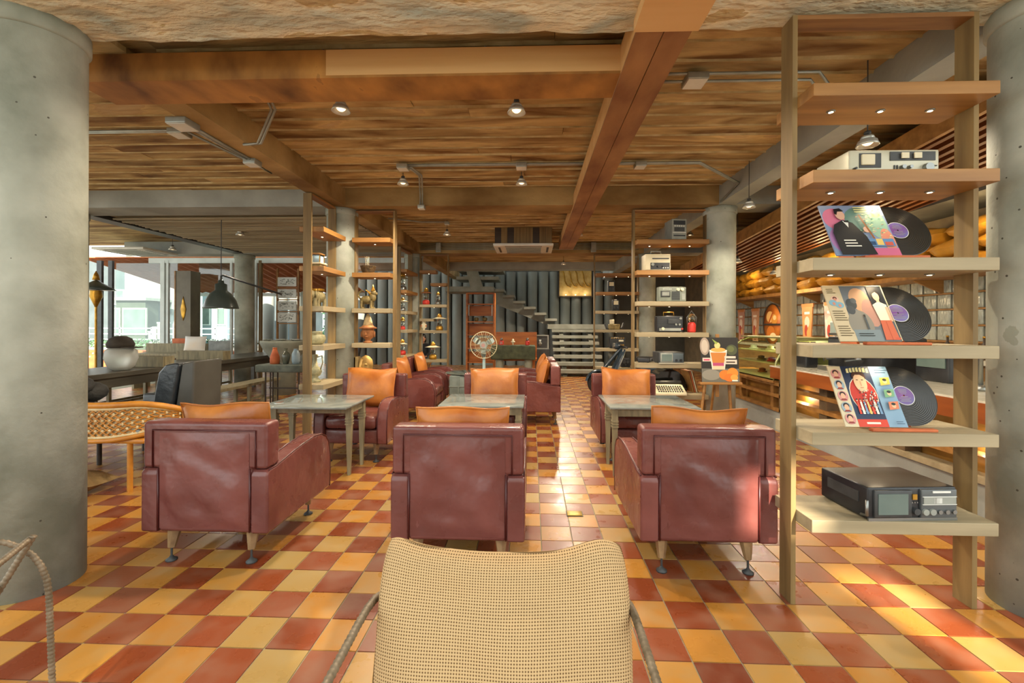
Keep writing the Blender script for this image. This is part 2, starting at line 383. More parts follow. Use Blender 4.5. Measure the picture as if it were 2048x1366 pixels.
# front beam: flaking plaster soffit, real relief
k = M(); nx, ny = 150, 14; x0, x1, y0, y1 = -6.6, 5.3, 2.0, 2.385
import mathutils.noise as mn
vs_ = []
for j in range(ny+1):
    for i in range(nx+1):
        x = x0+(x1-x0)*i/nx; y = y0+(y1-y0)*j/ny
        n = mn.noise(Vector((x*2.1, y*6, 1)))+.5*mn.noise(Vector((x*7, y*16, 4)))
        dz = -.012*max(0, min(1, n*3+.2))+.006*mn.noise(Vector((x*16, y*30, 2)))
        if j == ny: y += .02*mn.noise(Vector((x*6, 0, 7)))+.01*mn.noise(Vector((x*19, 0, 3)))
        vs_.append((x, y, ZS+dz))
k.add(vs_, [(j*(nx+1)+i, (j+1)*(nx+1)+i, (j+1)*(nx+1)+i+1, j*(nx+1)+i+1) for j in range(ny) for i in range(nx)], 0, True)
k.box(x0, x1, y0, y1-.03, ZS+.02, ZC+.03)
o = struct(k.obj('ceiling_beam', rough_plaster)); o['label'] = 'front concrete beam with flaking plaster underside'
beam(-2.49, 2.42, *BEAMS[1], beam_m, label='stained cross beam between the middle columns')
beam(-9.2, -2.71, *BEAMS[1], concrete_blue, label='smooth grey cross beam over the left bay'); beam(2.64, 5.3, *BEAMS[1], concrete_blue, label='grey cross beam over the bar')
beam(-2.49, 2.42, *BEAMS[2], beam_m, label='stained cross beam carrying the conduit runs')
beam(-9.2, -2.71, *BEAMS[2], concrete_blue, label='grey cross beam at the terrace opening'); beam(2.64, 5.3, *BEAMS[2], concrete_blue, label='far grey cross beam over the bar')
beam(-2.71, -2.49, 3.04, 5.81, beam_m, label='stained lengthwise beam above the left columns'); beam(-2.71, -2.49, 5.81, 15.5, beam_m, z0=ZS+.001, label='lengthwise beam beyond the middle left column')
beam(2.42, 2.64, 2.43, 5.81, concrete_blue, label='smooth grey lengthwise beam above the right columns'); beam(2.42, 2.64, 5.81, 15.5, concrete_blue, z0=ZS+.001, label='lengthwise beam beyond the middle right column')
beam(XLL-.12, XLL+.12, 2.43, 9.65, charcoal, z0=ZS+.002, label='dark lengthwise beam over the left bay')
beam(-6.2, 2.42, 12.9, 13.3, concrete_blue, z0=3.02, label='pale grey beam across the stair hall')
# walls
struct(M().box(-6.2, 2.45, 13.15, 13.3, ZC+.25, 7.5).obj('wall_upper_sunblock', concrete_blue)); struct(M().box(2.42, 2.5, 13.3, 15.7, ZC+.25, 6.0).obj('wall_upper_side', concrete_blue))  # unseen upper wall over the hall, added to keep sun off the pipes
wdark = mat('wall_dark', ['#4b4a44', '#5b5a53'], .8, 3)
bw = struct(M().box(-7.2, 5.4, 15.5, 15.7, 0, 7.0).obj('wall_back', wdark))
pm = M().cyl((0, 0, 0), (0, 0, 3.22), .175, n=20).mesh('pipe', mat('pipe_concrete', ['#6f7470', '#8d938d', '#a0a69f'], .75, 1.3, .2, detail=8, rand=.15, bscale=30, bdist=.005, stretch=(1, 1, .5)))
for i in range(27):
    o = bpy.data.objects.new('pipe', pm); COL.objects.link(o); o.parent = bw; o.location = (-7.1+i*.375, 15.3, 0); o.rotation_euler[2] = i*1.3
for i in range(3):
    o = bpy.data.objects.new('pipe', pm); COL.objects.link(o); o.parent = bw; o.location = (-8.75+i*.45, 14.4, 0); o.rotation_euler[2] = i*1.3
wr = struct(M().box(5.3, 5.45, 2.0, 15.7, 0, 3.3).obj('wall_right', mat('bar_wall', ['#6a5a44', '#857356'], .7, 4)))
# street side (behind the camera): unseen wall added to block sun, slotted for patches
st = mat('sun_mask_paint', ['#cfcabc', '#dcd8cc'], .8, 2)
YW = -14.0
def sunhit(p):        # where the sun ray that reaches point p crosses the added wall
    t = (YW-p[1])/SUN.y; q = Vector(p)+SUN*t; return q.x, q.z
slots = []
def slot(p, w_, h): x, z = sunhit(p); slots.append((x-w_/2, x+w_/2, z-h/2, z+h/2))
slot((1.88, 2.2, 0), .34, .50); slot((1.25, 2.45, .45), .2, .4); slot((-.95, 2.0, 0), .05, .26); slot((-1.7, 1.75, 0), .05, .2); slot((-2.0, 1.35, 0), .05, .2)
xs = sorted({-4.5, 8}|{v for s_ in slots for v in s_[:2]}); zs = sorted({0, 13}|{v for s_ in slots for v in s_[2:]})
k = M()
for a, b in zip(xs, xs[1:]):
    for c, d in zip(zs, zs[1:]):
        mx, mz = (a+b)/2, (c+d)/2
        if not any(s_[0] < mx < s_[1] and s_[2] < mz < s_[3] for s_ in slots): k.box(a, b, YW-.15, YW, c, d)
o = struct(k.obj('wall_sun_mask', st))
struct(M().box(-30, 30, YW, -1.6, -.2, -.1).obj('ground_street', mat('street_ground', ['#8d8676', '#a39c8c'], .9, 2)))
struct(M().box(-60, -9.2, -1.6, 60, -.2, -.1).obj('ground_side', mat('side_ground', ['#77786f', '#8d8e84'], .9, 1)))
struct(M().box(-9.2, 8, 15.7, 60, -.2, -.1).obj('ground_rear', MATS['side_ground']))

# wooden box beams hanging from the slab
t = thing('box_beam', 'hanging wooden box beam clad in rusty and pale plywood across the room', 'beam', (0, 2.737, 2.945))
xe = .54; xm = py_(652, 120, 2.737).x
M().box(-2.95, xm, -.001, .014, .004, .165).obj('face_panel', rust_x, t); M().box(xm, xe, -.001, .014, .004, .165).obj('face_panel', pale_ply, t)
M().box(-2.95, xe, 0, .293, -.012, .004).obj('bottom_panel', rust_x, t); M().box(-2.95, xe, .279, .293, .004, .165).obj('rear_panel', rust_x, t)
for i, px in enumerate((390, 645, 681, 970)):
    x = py_(px, 90, 2.85).x; M().cyl((x, .12, .0), (x, .12, ZC-2.93), .006, n=6).obj('hanger_rod', galv, t)
t = thing('box_beam', 'long rusty wooden box beam running down the middle of the ceiling', 'beam', (.54, 0, 2.93))
M().box(0, .014, 2.3, 8.95, .0, .17).obj('side_panel', pale_ply, t); M().box(.276, .29, 2.3, 8.95, .0, .17).obj('side_panel', rust_y, t)
M().box(0, .142, 2.3, 8.95, -.014, -.001).obj('bottom_plank', rust_y, t); M().box(.148, .29, 2.3, 8.95, -.012, -.001).obj('bottom_plank', rust_y, t)
M().box(0, .29, 8.94, 8.96, 0, .17).obj('end_panel', rust_y, t)
M().box(-.02, .31, 1.2, 2.3, -.035, .028).obj('end_casing', pale_ply, t)

# conduits, junction boxes
def conduit(pts, label, n=2, gap=.03, r=.011, group='steel conduit runs on the ceiling'):
    t = thing('conduit_run', label, 'conduit', pts[0], 0, group)
    p = [Vector(q)-Vector(pts[0]) for q in pts]
    for i in range(n):
        off = Vector((0, (i-(n-1)/2)*gap, 0)) if abs(p[-1].x) > abs(p[-1].y) else Vector(((i-(n-1)/2)*gap, 0, 0))
        M().tube([q+off for q in p], r, 6).obj('pipe', galv, t)
    return t
def jbox(p, label, s_=.06):
    t = thing('junction_box', label, 'junction box', p, 0, 'galvanised junction boxes'); M().rbox(-s_, s_, -s_, s_, -.05, .0, .008).obj('body', galv, t)
    M().box(-s_*.9, s_*.9, -s_*.9, s_*.9, -.054, -.05).obj('cover_plate', white, t)
def zpix(px, py, z=3.16): return pz_(px, py, z)
a = zpix(806, 331); b = zpix(1043, 331); c = zpix(1280, 327); d = zpix(1400, 325); y = a.y
e = Vector((2.40, y+.35, 3.05)); g = Vector((2.40, 5.7, 2.97))
conduit([(a.x, y, 3.16), (.0, y, 3.16), (c.x, y, 3.16), (d.x, y, 3.16), tuple(e), tuple(g)], 'twin conduit across the middle of the ceiling above the two lamps')
for q, nm in ((a, 'junction box above the left of the two middle ceiling lamps'), (b, 'junction box above the right of the two middle ceiling lamps'), (c, 'junction box on the slab right of the long box beam')): jbox((q.x, y, 3.165), nm)
b1 = zpix(846, 418, 2.93)
conduit([(a.x+.05, y, 3.16), (a.x+.12, y+.3, 3.15), (b1.x, 5.76, 3.1), (b1.x, 5.77, 2.96)], 'twin conduit bending down to the stained cross beam'); jbox((b1.x, 5.78, 2.96), 'junction box under the edge of the stained cross beam', .045)
a = zpix(1390, 155); conduit([(.86, a.y, 3.16), (a.x, a.y, 3.16), (2.0, a.y, 3.16), (2.39, a.y+.3, 3.05)], 'twin conduit over the record shelf bay', gap=.1); jbox((a.x, a.y, 3.165), 'junction box between the box beam and the record shelf', .075)
a = zpix(366, 234, 2.99); b = zpix(505, 320, 2.96)
conduit([(a.x, a.y, 2.95), ((a.x+b.x)/2, (a.y+b.y)/2, 2.945), (b.x, b.y, 2.95)], 'conduit under the left lengthwise beam'); jbox((a.x, a.y, 2.96), 'nearer junction box under the left lengthwise beam', .08); jbox((b.x, b.y, 2.96), 'farther junction box under the left lengthwise beam', .06)
a = zpix(370, 264, 3.15); conduit([(-4.6, a.y, 3.16), (a.x, a.y, 3.16), (-2.75, a.y+.6, 2.98), (-2.72, b.y, 2.95)], 'twin conduit across the left bay ceiling'); jbox((a.x-.05, a.y, 3.165), 'junction box on the left bay ceiling', .07)
conduit([(-2.5, a.y-.2, 2.945), (-2.36, a.y-.22, 2.945), (-2.1, a.y-.45, 3.12), (-1.95, 3.06, 3.16)], 'short bent conduit above the box beam end')
a = zpix(894, 444, 3.16)
conduit([(-2.4, 7.3, 3.16), (-1.9, a.y, 3.16), (a.x, a.y, 3.16)], 'twin conduit above the far lamp'); jbox((a.x, a.y, 3.165), 'junction box above the far lamp', .04)
for i in range(5):
    z = 3.16-i*.032; conduit([(-2.45, 9.62, z), (2.3, 9.62, z)], '%s of five stacked conduits along the far cross beam' % ['topmost', 'second', 'third', 'fourth', 'lowest'][i], 1, r=.009, group='stacked conduits on the far cross beam')
for px in (877, 1187):
    q = py_(px, 490, 9.6); t = thing('pull_box', 'grey pull box on the far cross beam, %s of the ceiling unit' % ('left' if px < 1000 else 'right'), 'junction box', (q.x, 9.6, 3.08), 0, 'galvanised junction boxes'); M().rbox(-.055, .055, -.03, .02, -.11, .1, .006).obj('body', galv, t); M().box(-.05, .05, -.033, -.03, -.1, .09).obj('cover_plate', greyp, t)

# pendant lamps
def pendant(px, py, Y, label, e=34, L=None, s_=1.0, ztop=ZC):
    p = py_(px, py, Y); t = thing('pendant_lamp', label, 'lamp', (p.x, Y, p.z), 0, 'small aluminium pendant lamps')
    M().cyl((0, 0, .06*s_), (0, 0, ztop-p.z), .004, n=6).obj('cord', charcoal, t)
    M().lathe([(.012, .07), (.02, .068), (.022, .05), (.012, .048), (.012, .038)], 14).obj('socket', charcoal, t)
    M().lathe([(.02, .04), (.035, .035), (.042, .02), (.034, .016), (.056, .004), (.06, -.012), (.068, -.03), (.062, -.03), (.05, -.012), (.02, .0)], 20).obj('shade', lamp_metal, t)
    M().lathe([(.001, -.026), (.018, -.024), (.03, -.014), (.034, -.006)], 16).obj('bulb', lens_glow, t)
    if e: lamp('pendant_light', (p.x, Y, p.z-.05), e*3.6, spot=True)
for a in [(682, 215, 3.25, 'pendant lamp behind the plywood box beam, at the left', 30), (1033, 218, 3.25, 'starry bright pendant lamp behind the plywood box beam', 45), (806, 364, 5.2, 'left lamp of the middle pair on the twin conduit', 40), (1043, 364, 5.2, 'right lamp of the middle pair on the twin conduit', 40),
          (894, 467, 7.6, 'pendant lamp before the far cross beam, at the left', 36), (1158, 468, 7.6, 'pendant lamp right of the long box beam', 36), (1127, 527, 11.4, 'pendant lamp in the stair hall', 110), (1498, 410, 4.9, 'pendant lamp in front of the bar beside the right column', 30), (1735, 283, 3.1, 'pendant lamp behind the record shelf', 24), (480, 467, 7.4, 'pendant lamp under the reed ceiling', 20), (345, 497, 8.4, 'pendant lamp near the terrace ceiling unit', 0), (1548, 545, 7.9, 'small pendant lamp over the bar counter', 20), (1475, 522, 7.0, 'small pendant lamp by the slatted bar ceiling', 20), (1380, 468, 8.5, 'pendant lamp behind the mini stereo', 0)]:
    pendant(*a, ztop=ZC if a[2] not in (7.4,) else 2.97)

# ceiling air conditioners
def cassette(x0, x1, y0, y1, z, label, casing=True):
    t = thing('ceiling_air_conditioner', label, 'air conditioner', ((x0+x1)/2, (y0+y1)/2, z)); hw, hd = (x1-x0)/2, (y1-y0)/2
    M().rbox(-hw, hw, -hd, hd, -.03, .02, .015).obj('panel', white, t)
    k = M()
    for s_ in (-1, 1):
        k.box(-hw*.62, hw*.62, s_*hd*.82-.02, s_*hd*.82+.02, -.034, -.029); k.box(s_*hw*.82-.02, s_*hw*.82+.02, -hd*.62, hd*.62, -.034, -.029)
    k.obj('air_slots', charcoal, t)
    g = M()
    for i in range(11): q = -.6+i*.12; g.box(-hw*.6, hw*.6, hd*q-.008, hd*q+.008, -.036, -.03)
    g.obj('grille', greyp, t)
    if casing:
        n = 9
        for i in range(n):
            a, b = -hw*.95+1.9*hw*i/n, -hw*.95+1.9*hw*(i+1)/n
            M().box(a+.003, b-.003, -hd*.9, -hd*.9+.02, .02, ZC-z+.01).obj('casing_plank', random.choice([wood_z, dark_wood, honey_wood, wood_z]), t)
        M().box(-hw*.95, hw*.95, -hd*.88, hd*.9, .02, ZC-z).obj('casing', dark_wood, t)
    return t
cassette(py_(990, 500, 8.6).x, py_(1105, 500, 8.6).x, 8.15, 9.05, 2.88, 'white ceiling air conditioner boxed in with vertical planks')
cassette(-9.0, -7.9, 8.7, 9.6, 2.93, 'white ceiling air conditioner near the terrace', False)

# reed ceiling in the left bay
reed = mat('reed', ['#7f7460', '#aca084', '#cfc6ae'], .75, 6, stretch=(.2, 3, 3), coord='World')
k = M(); y = 6.5
while y < 9.6:
    r = random.uniform(.014, .022); z = ZS+.02+random.uniform(-.01, .01)
    k.cyl((XLL+.2, y, z+random.uniform(-.01, .01)), (-2.75, y+random.uniform(-.02, .02), z), r, n=6, caps=False); y += r*2+random.uniform(.002, .03)
k.box(XLL+.15, -2.72, 6.25, 9.65, 3.02, 3.04)
o = k.obj('reed_ceiling', reed); o['kind'] = 'stuff'; tag(o, 'brown reed ceiling between the beams of the left bay', 'reed ceiling')
# slatted ceiling over the bar
t = thing('slatted_ceiling', 'sloping ceiling panel of dark red timber slats over the bar', 'slatted ceiling', (3.2, 3.0, 2.95))
sl_m = mat('slat_wood', ['#5a2f14', '#8a4f22'], .55, 4, stretch=(3, .4, 3), rand=.15)
sl = -.42/6.5
slat = M().add([(0, 0, 0), (.05, 0, 0), (.05, 6.5, -.42), (0, 6.5, -.42), (0, 0, .06), (.05, 0, .06), (.05, 6.5, -.36), (0, 6.5, -.36)], [(0, 3, 2, 1), (4, 5, 6, 7), (0, 1, 5, 4), (1, 2, 6, 5), (2, 3, 7, 6), (3, 0, 4, 7)]).mesh('slat', sl_m)
for i in range(12):
    o = bpy.data.objects.new('slat', slat); COL.objects.link(o); o.parent = t; o.location = (i*.125, 0, 0)
for i in range(5): q = .4+i*1.4; M().box(-.02, 1.46, q, q+.08, .062+q*sl, .12+q*sl).obj('batten', wood_x, t)
M().add([(0, 0, .125), (1.46, 0, .125), (1.46, 6.5, -.29), (0, 6.5, -.29)], [(0, 1, 2, 3), (3, 2, 1, 0)]).obj('backing', dark, t)
M().add([(-.05, 0, -.05), (-.01, 0, -.05), (-.01, 6.5, -.47), (-.05, 6.5, -.47), (-.05, 0, .12), (-.01, 0, .12), (-.01, 6.5, -.3), (-.05, 6.5, -.3)], [(0, 3, 2, 1), (4, 5, 6, 7), (0, 1, 5, 4), (1, 2, 6, 5), (2, 3, 7, 6), (3, 0, 4, 7)]).obj('edge_board', honey_wood, t)

# ================================================================ armchairs (front = +y)
leg_wood = mat('leg_wood', ['#6f5236', '#9a7c56', '#b8a486'], .5, 14)
def make_armchair():
    t = thing('armchair', 'x', 'armchair', group='burgundy leather armchairs')
    def dent(p, a=.012):
        return p
    # backrest: T-shaped cushion panel with rounded edges
    poly = [(-.275, .19), (.275, .19), (.275, .555), (.365, .555), (.365, .82), (-.365, .82), (-.365, .555), (-.275, .555)]
    k = M().prism([(x, z) for x, z in poly], -.385, -.255, 'y')
    b = k.obj('backrest', leather, t, bevel=.022)
    g = M(); n = 26; vs_ = []
    for j in range(n+1):
        for i in range(n+1):
            u, v = i/n, j/n; x = -.262+.524*u; z = .215+.545*v; e = min(1, 8*min(u, 1-u, v, 1-v))
            d = mn.noise(Vector((x*3.2+1.7, z*4.6, 2.3)))+.5*mn.noise(Vector((x*7+z*5, z*9, 5.1)))
            vs_.append((x, -.387-.02*e*(.45+d), z))
    g.add(vs_, [(j*(n+1)+i, j*(n+1)+i+1, (j+1)*(n+1)+i+1, (j+1)*(n+1)+i) for j in range(n) for i in range(n)], 0, True).obj('back_panel', leather, t)
    p = M(); y = -.390
    p.tube([(-.30, y+.002, .56), (-.30, y, .775), (.30, y, .775), (.30, y+.002, .56)], .005, 6)
    p.tube([(-.268, y, .56), (-.268, y, .2)], .005, 6); p.tube([(.268, y, .56), (.268, y, .2)], .005, 6)
    p.tube([(-.35, -.372, .81), (.35, -.372, .81)], .006, 6)
    p.obj('piping', piping_m, b)
    for s_ in (-1, 1):
        prof = [(-.39, .19), (-.39, .53), (-.37, .552), (-.30, .555), (-.18, .575), (-.02, .60), (.14, .613), (.25, .605), (.32, .575), (.365, .52), (.388, .43), (.392, .32), (.385, .19)]
        x0, x1 = (.268, .372) if s_ > 0 else (-.372, -.268)
        a = M().prism(prof, x0, x1, 'x').obj('armrest', leather, t, bevel=.02)
        q = M()
        for xx in (x0+.004, x1-.004): q.tube([(xx, yy, zz) for yy, zz in prof[2:]], .005, 6)
        q.obj('piping', piping_m, a)
    M().rbox(-.268, .268, -.25, .37, .19, .33, .02).obj('seat_base', leather, t)
    M().rbox(-.262, .262, -.25, .395, .335, .46, .045, fn=lambda v: Vector((v.x, v.y, v.z+(.015*(1-(v.x/.27)**2) if v.z > .4 else 0)))).obj('seat_cushion', leather, t)
    for sx in (-1, 1):
        for sy in (-1, 1):
            x, y = sx*.235, sy*.30
            l = M().cyl((x, y, .20), (x+sx*.004, y+sy*.025, .075), .04, .02, 6, smooth=False).obj('leg', leg_wood, t)
            M().cyl((x+sx*.004, y+sy*.025, .078), (x+sx*.004, y+sy*.026, .02), .006, n=8).lathe([(.03, 0), (.03, .008), (.014, .018), (.008, .028)], 12, (x+sx*.004, y+sy*.026, 0)).obj('foot', charcoal, l)
    return t
CH = make_armchair()
chairs = [((-1.86, 2.835, 0), .0, 'burgundy armchair seen from behind, leftmost of the front row'), ((-.405, 2.80, 0), 0, 'burgundy armchair seen from behind, in the middle of the front row'), ((.975, 2.84, 0), 0, 'burgundy armchair seen from behind, beside the record shelf post'),
          ((-1.80, 4.72, 0), PI, 'burgundy armchair facing us across the left marble table'), ((-.42, 4.86, 0), PI, 'burgundy armchair facing us across the middle marble table'), ((1.07, 4.88, 0), PI, 'burgundy armchair facing us across the right marble table'),
          ((-1.77, 6.62, 0), -PI/2, 'burgundy armchair facing right, nearer of the two left of the fan'), ((-1.80, 7.80, 0), -PI/2, 'burgundy armchair facing right, farther of the two left of the fan'), ((.01, 6.42, 0), PI/2, 'burgundy armchair facing left, nearer of the two right of the fan'), ((.01, 7.62, 0), PI/2, 'burgundy armchair facing left, farther of the two right of the fan')]
def cushion_on(c, i, up=0):
    (x, y, z), rz, lab = c
    k = M().pillow(.55, .43, .17, 14, .05, fn=lambda p, u, v, sd: p+Vector((0, .012*math.sin(3*u+i)*(1-v*v), .008*math.sin(4*u+i*2))))
    k.xf(Matrix.Translation((0, -.165, .678+up)) @ Matrix.Rotation(math.radians(12+i % 3), 4, 'X') @ Matrix.Rotation(math.radians((i*37 % 5)-2), 4, 'Y'))
    o = k.obj('leather_cushion', cush_m, None, (x, y, z), rz)
    q = M(); edge = []
    t = thing('leather_cushion', lab.replace('burgundy armchair', 'tan leather cushion on the armchair'), 'cushion', (x, y, z+.46), rz, 'tan leather cushions')
    o.name = 'cover'; o.parent = t; o.location = (0, 0, -.46); o.rotation_euler = (0, 0, 0)
    mt = Matrix.Translation((0, -.165, .218+up)) @ Matrix.Rotation(math.radians(12+i % 3), 4, 'X') @ Matrix.Rotation(math.radians((i*37 % 5)-2), 4, 'Y')
    for u, v in [(a/8-1, -1) for a in range(0, 17)]+[(1, a/8-1) for a in range(1, 17)]+[(1-a/8, 1) for a in range(1, 17)]+[(-1, 1-a/8) for a in range(1, 16)]:
        pz = Vector((.275*u*(1-.05*(1-v*v)), .012*math.sin(3*u+i)*(1-v*v), .215*v*(1-.05*(1-u*u))+.008*math.sin(4*u+i*2))); edge.append(mt @ pz)
    q.tube(edge, .006, 6, True).obj('piping', cush_m, t)
for i, c in enumerate(chairs):
    if i == 0: CH.location = c[0]; CH.rotation_euler[2] = c[1]; CH['label'] = c[2]
    else: dup(CH, c[0], c[1], c[2])
    cushion_on(c, i, .012 if i < 3 else 0)

# ================================================================ marble tables
table_leg = mat('table_leg_wood', ['#6f6750', '#94896a', '#a59a7c'], .6, 8, .1, stretch=(3, 3, .5))
def marble_table(x0, x1, y0, y1, z, lx, label):
    t = thing('marble_table', label, 'table', ((x0+x1)/2, (y0+y1)/2, 0), 0, 'marble topped tables'); hw, hd = (x1-x0)/2, (y1-y0)/2
    M().rbox(-hw, hw, -hd, hd, z-.02, z, .005).obj('table_top', marble, t)
    for sx in (-1, 1):
        for sy in (-1, 1):
            x, y = sx*(hw-.05), sy*(hd-lx) if (sy < 0 or lx > .1) else hd-.32
            k = M(); k.box(x-.026, x+.026, y-.026, y+.026, z-.16, z-.02)
            for q in range(3): k.box(x-.03, x+.03, y-.03, y+.03, z-.135-q*.025-.007, z-.135-q*.025+.007)
            k.add([(x-.024, y-.024, z-.2), (x+.024, y-.024, z-.2), (x+.024, y+.024, z-.2), (x-.024, y+.024, z-.2), (x-.013, y-.013, 0), (x+.013, y-.013, 0), (x+.013, y+.013, 0), (x-.013, y+.013, 0)],
                  [(0, 1, 2, 3), (7, 6, 5, 4), (0, 4, 5, 1), (1, 5, 6, 2), (2, 6, 7, 3), (3, 7, 4, 0)]); k.box(x-.024, x+.024, y-.024, y+.024, z-.2, z-.16)
            k.obj('leg', table_leg, t)
    k = M()
    for sy in (-1, 1): k.box(-hw+.07, hw-.07, sy*(hd-lx)-.012, sy*(hd-lx)+.012, z-.09, z-.02)
    for sx in (-1, 1): k.box(sx*(hw-.05)-.012, sx*(hw-.05)+.012, -hd+lx, hd-lx, z-.09, z-.02)
    k.obj('apron', table_leg, t)
marble_table(-2.42, -1.62, 3.80, 4.50, .655, .20, 'marble topped table between the left armchairs')
marble_table(-.86, -.07, 4.03, 4.72, .64, .05, 'marble topped table between the middle armchairs')
marble_table(.715, 1.53, 4.03, 4.76, .64, .05, 'marble topped table between the right armchairs')
# low table with grey crate and fan
t = thing('crate_table', 'low glass topped table standing on a grey metal crate', 'table', (-.84, 7.2, 0))
crate_m = mat('crate_paint', ['#5f6a66', '#7d8883', '#6d7a78'], .5, 7, .1)
M().rbox(-.45, .40, -.33, .3, .26, .585, .02).obj('crate', crate_m, t)
k = M(); 
for q in (-.3, 0, .28): k.box(q-.012, q+.012, -.342, -.33, .27, .575)
k.box(-.45, .40, -.34, -.33, .41, .43); k.obj('ribs', crate_m, t)
M().lathe([(.56, .592), (.575, .598), (.575, .606), (.56, .61)], 40, sx=1, sy=.68).obj('table_top', mat('smoked_glass', ['#4d5450', '#626a64'], .08, 4), t)
for sx in (-.38, .34):
    for sy in (-.26, .24): M().cyl((sx, sy, 0), (sx, sy, .27), .016, n=8).obj('leg', charcoal, t)
# electric fan
fan_blue = mat('fan_blue', ['#8fa5a8', '#a4b8b8'], .4, 6)
fx = py_(968, 690, 7.2); t = thing('electric_fan', 'pale blue electric fan standing on the crate table', 'fan', (fx.x, 7.2, .611))
hz = fx.z-.611
M().lathe([(.12, 0), (.12, .012), (.10, .025), (.04, .035), (.03, .05)], 24, sy=.8).obj('base', fan_blue, t)
M().cyl((0, 0, .04), (0, .01, hz-.06), .026, .022, 14).rbox(-.035, .035, -.03, .08, hz-.07, hz-.0, .012).obj('stand', fan_blue, t)
M().cyl((0, .0, hz), (0, .14, hz), .06, .045, 18).obj('motor', fan_blue, t)
k = M(); R = .215
for a in range(36):
    th = 2*PI*a/36; c_, s_ = math.cos(th), math.sin(th)
    k.tube([(c_*.055, -.115, hz+s_*.055), (c_*.13, -.11, hz+s_*.13), (c_*.19, -.085, hz+s_*.19), (c_*R, -.045, hz+s_*R)], .0016, 4)
    if a % 2 == 0: k.tube([(c_*.06, .03, hz+s_*.06), (c_*.15, .02, hz+s_*.15), (c_*R, -.045, hz+s_*R)], .0022, 4)
k.tube([(R*math.cos(a*PI/24), -.045, hz+R*math.sin(a*PI/24)) for a in range(48)], .006, 6, True)
k.tube([(.13*math.cos(a*PI/18), -.11, hz+.13*math.sin(a*PI/18)) for a in range(36)], .003, 4, True)
k.obj('guard', mat('brass_wire', ['#cdc29a'], .4, metal=.2), t)
M().cyl((0, -.122, hz), (0, -.112, hz), .055, .055, 20).obj('badge', greyp, t); M().cyl((0, -.126, hz), (0, -.12, hz), .03, .03, 16).obj('badge_centre', mat('badge_pink', ['#a07a74'], .4), t)
for a in range(3):
    th = 2*PI*a/3+.5; k = M(); vs_ = []
    for j in range(7):
        r = .045+.145*j/6; wdt = .35+.35*math.sin(PI*min(1, j/6*.9+.1))
        for s_ in (-1, 1):
            an = th+s_*wdt*.62*(1-.25*j/6); vs_.append((r*math.cos(an), -.055-.022*s_, hz+r*math.sin(an)))
    k.add(vs_, [(2*j, 2*j+1, 2*j+3, 2*j+2) for j in range(6)]+[(2*j+2, 2*j+3, 2*j+1, 2*j) for j in range(6)], 0, True).obj('blade', fan_blue, t)

# ================================================================ foreground chairs of bent rebar + burlap cushion
rebar = mat('rebar', ['#5d503c', '#857560', '#9a8a70'], .55, 30, .2, metal=.3)
def rebar_rod(pts, r=.009):
    # densify, ribs as real relief
    out = []
    for a, b in zip(pts, pts[1:]):
        a, b = Vector(a), Vector(b); n = max(2, int((b-a).length/.0045))
        out += [a+(b-a)*i/n for i in range(n)]
    out.append(Vector(pts[-1])); return M().tube(out, r, 8, rf=lambda j: 1.16 if j % 3 == 0 else .94)
def arc(pts, n=6):      # round polyline corners
    P = [Vector(p) for p in pts]; out = [P[0]]
    for i in range(1, len(P)-1):
        a = P[i]+(P[i-1]-P[i])*.35; b = P[i]+(P[i+1]-P[i])*.35
        out += [a.lerp(P[i], q/n).lerp(P[i].lerp(b, q/n), q/n) for q in range(n+1)]
    return out+[P[-1]]
def rebar_chair(loc, rz, label):
    t = thing('rebar_chair', label, 'chair', loc, rz, 'chairs of bent ribbed steel bar')
    # front = -y; seat z .40, arms z ~.66
    for s_ in (-1, 1):
        x = s_*.325; xi = s_*.295
        rebar_rod(arc([(x, -.46, 0), (x, -.44, .655), (x, .27, .70), (x, .29, 0)], 8)).obj('arm_frame', rebar, t)
        rebar_rod(arc([(xi, .25, .68), (xi+s_*.0, .12, .42), (xi, -.30, .40), (xi, -.32, .0)])).obj('side_frame', rebar, t)
    for y, z in ((-.28, .40), (-.1, .41), (.06, .425), (.17, .53), (.24, .67)): rebar_rod([(-.30, y, z), (.30, y, z)]).obj('cross_bar', rebar, t)
    return t
rebar_chair((-.075, .99, 0), 0, 'ribbed steel bar chair under the burlap cushion')
rebar_chair((-1.72, 1.02, 0), math.radians(-62), 'ribbed steel bar chair cut off at the left edge')
# burlap cushion, real weave colour pattern over a stuffed shape
m = bpy.data.materials.new('burlap'); m.use_nodes = True; nt = m.node_tree; N = nt.nodes; L = nt.links; b = N['Principled BSDF']; b.inputs['Roughness'].default_value = .9; b.inputs['Specular IOR Level'].default_value = .15
uv = N.new('ShaderNodeUVMap'); uv.uv_map = 'UVMap'
def wave(axis, ph):
    wv = N.new('ShaderNodeTexWave'); wv.wave_type = 'BANDS'; wv.bands_direction = axis; wv.inputs['Scale'].default_value = 1; wv.inputs['Distortion'].default_value = .5; wv.inputs['Detail Scale'].default_value = .6; wv.inputs['Phase Offset'].default_value = ph
    L.new(uv.outputs[0], wv.inputs['Vector']); return wv.outputs['Fac']
a_, b_ = wave('X', 0), wave('Y', 0)
mu = N.new('ShaderNodeMath'); mu.operation = 'MULTIPLY'; L.new(a_, mu.inputs[0]); L.new(b_, mu.inputs[1])
nz = N.new('ShaderNodeTexNoise'); nz.inputs['Scale'].default_value = 1.1; L.new(uv.outputs[0], nz.inputs['Vector'])
ad = N.new('ShaderNodeMath'); ad.operation = 'MULTIPLY_ADD'; ad.inputs[1].default_value = .18; L.new(nz.outputs['Fac'], ad.inputs[0]); L.new(mu.outputs[0], ad.inputs[2])
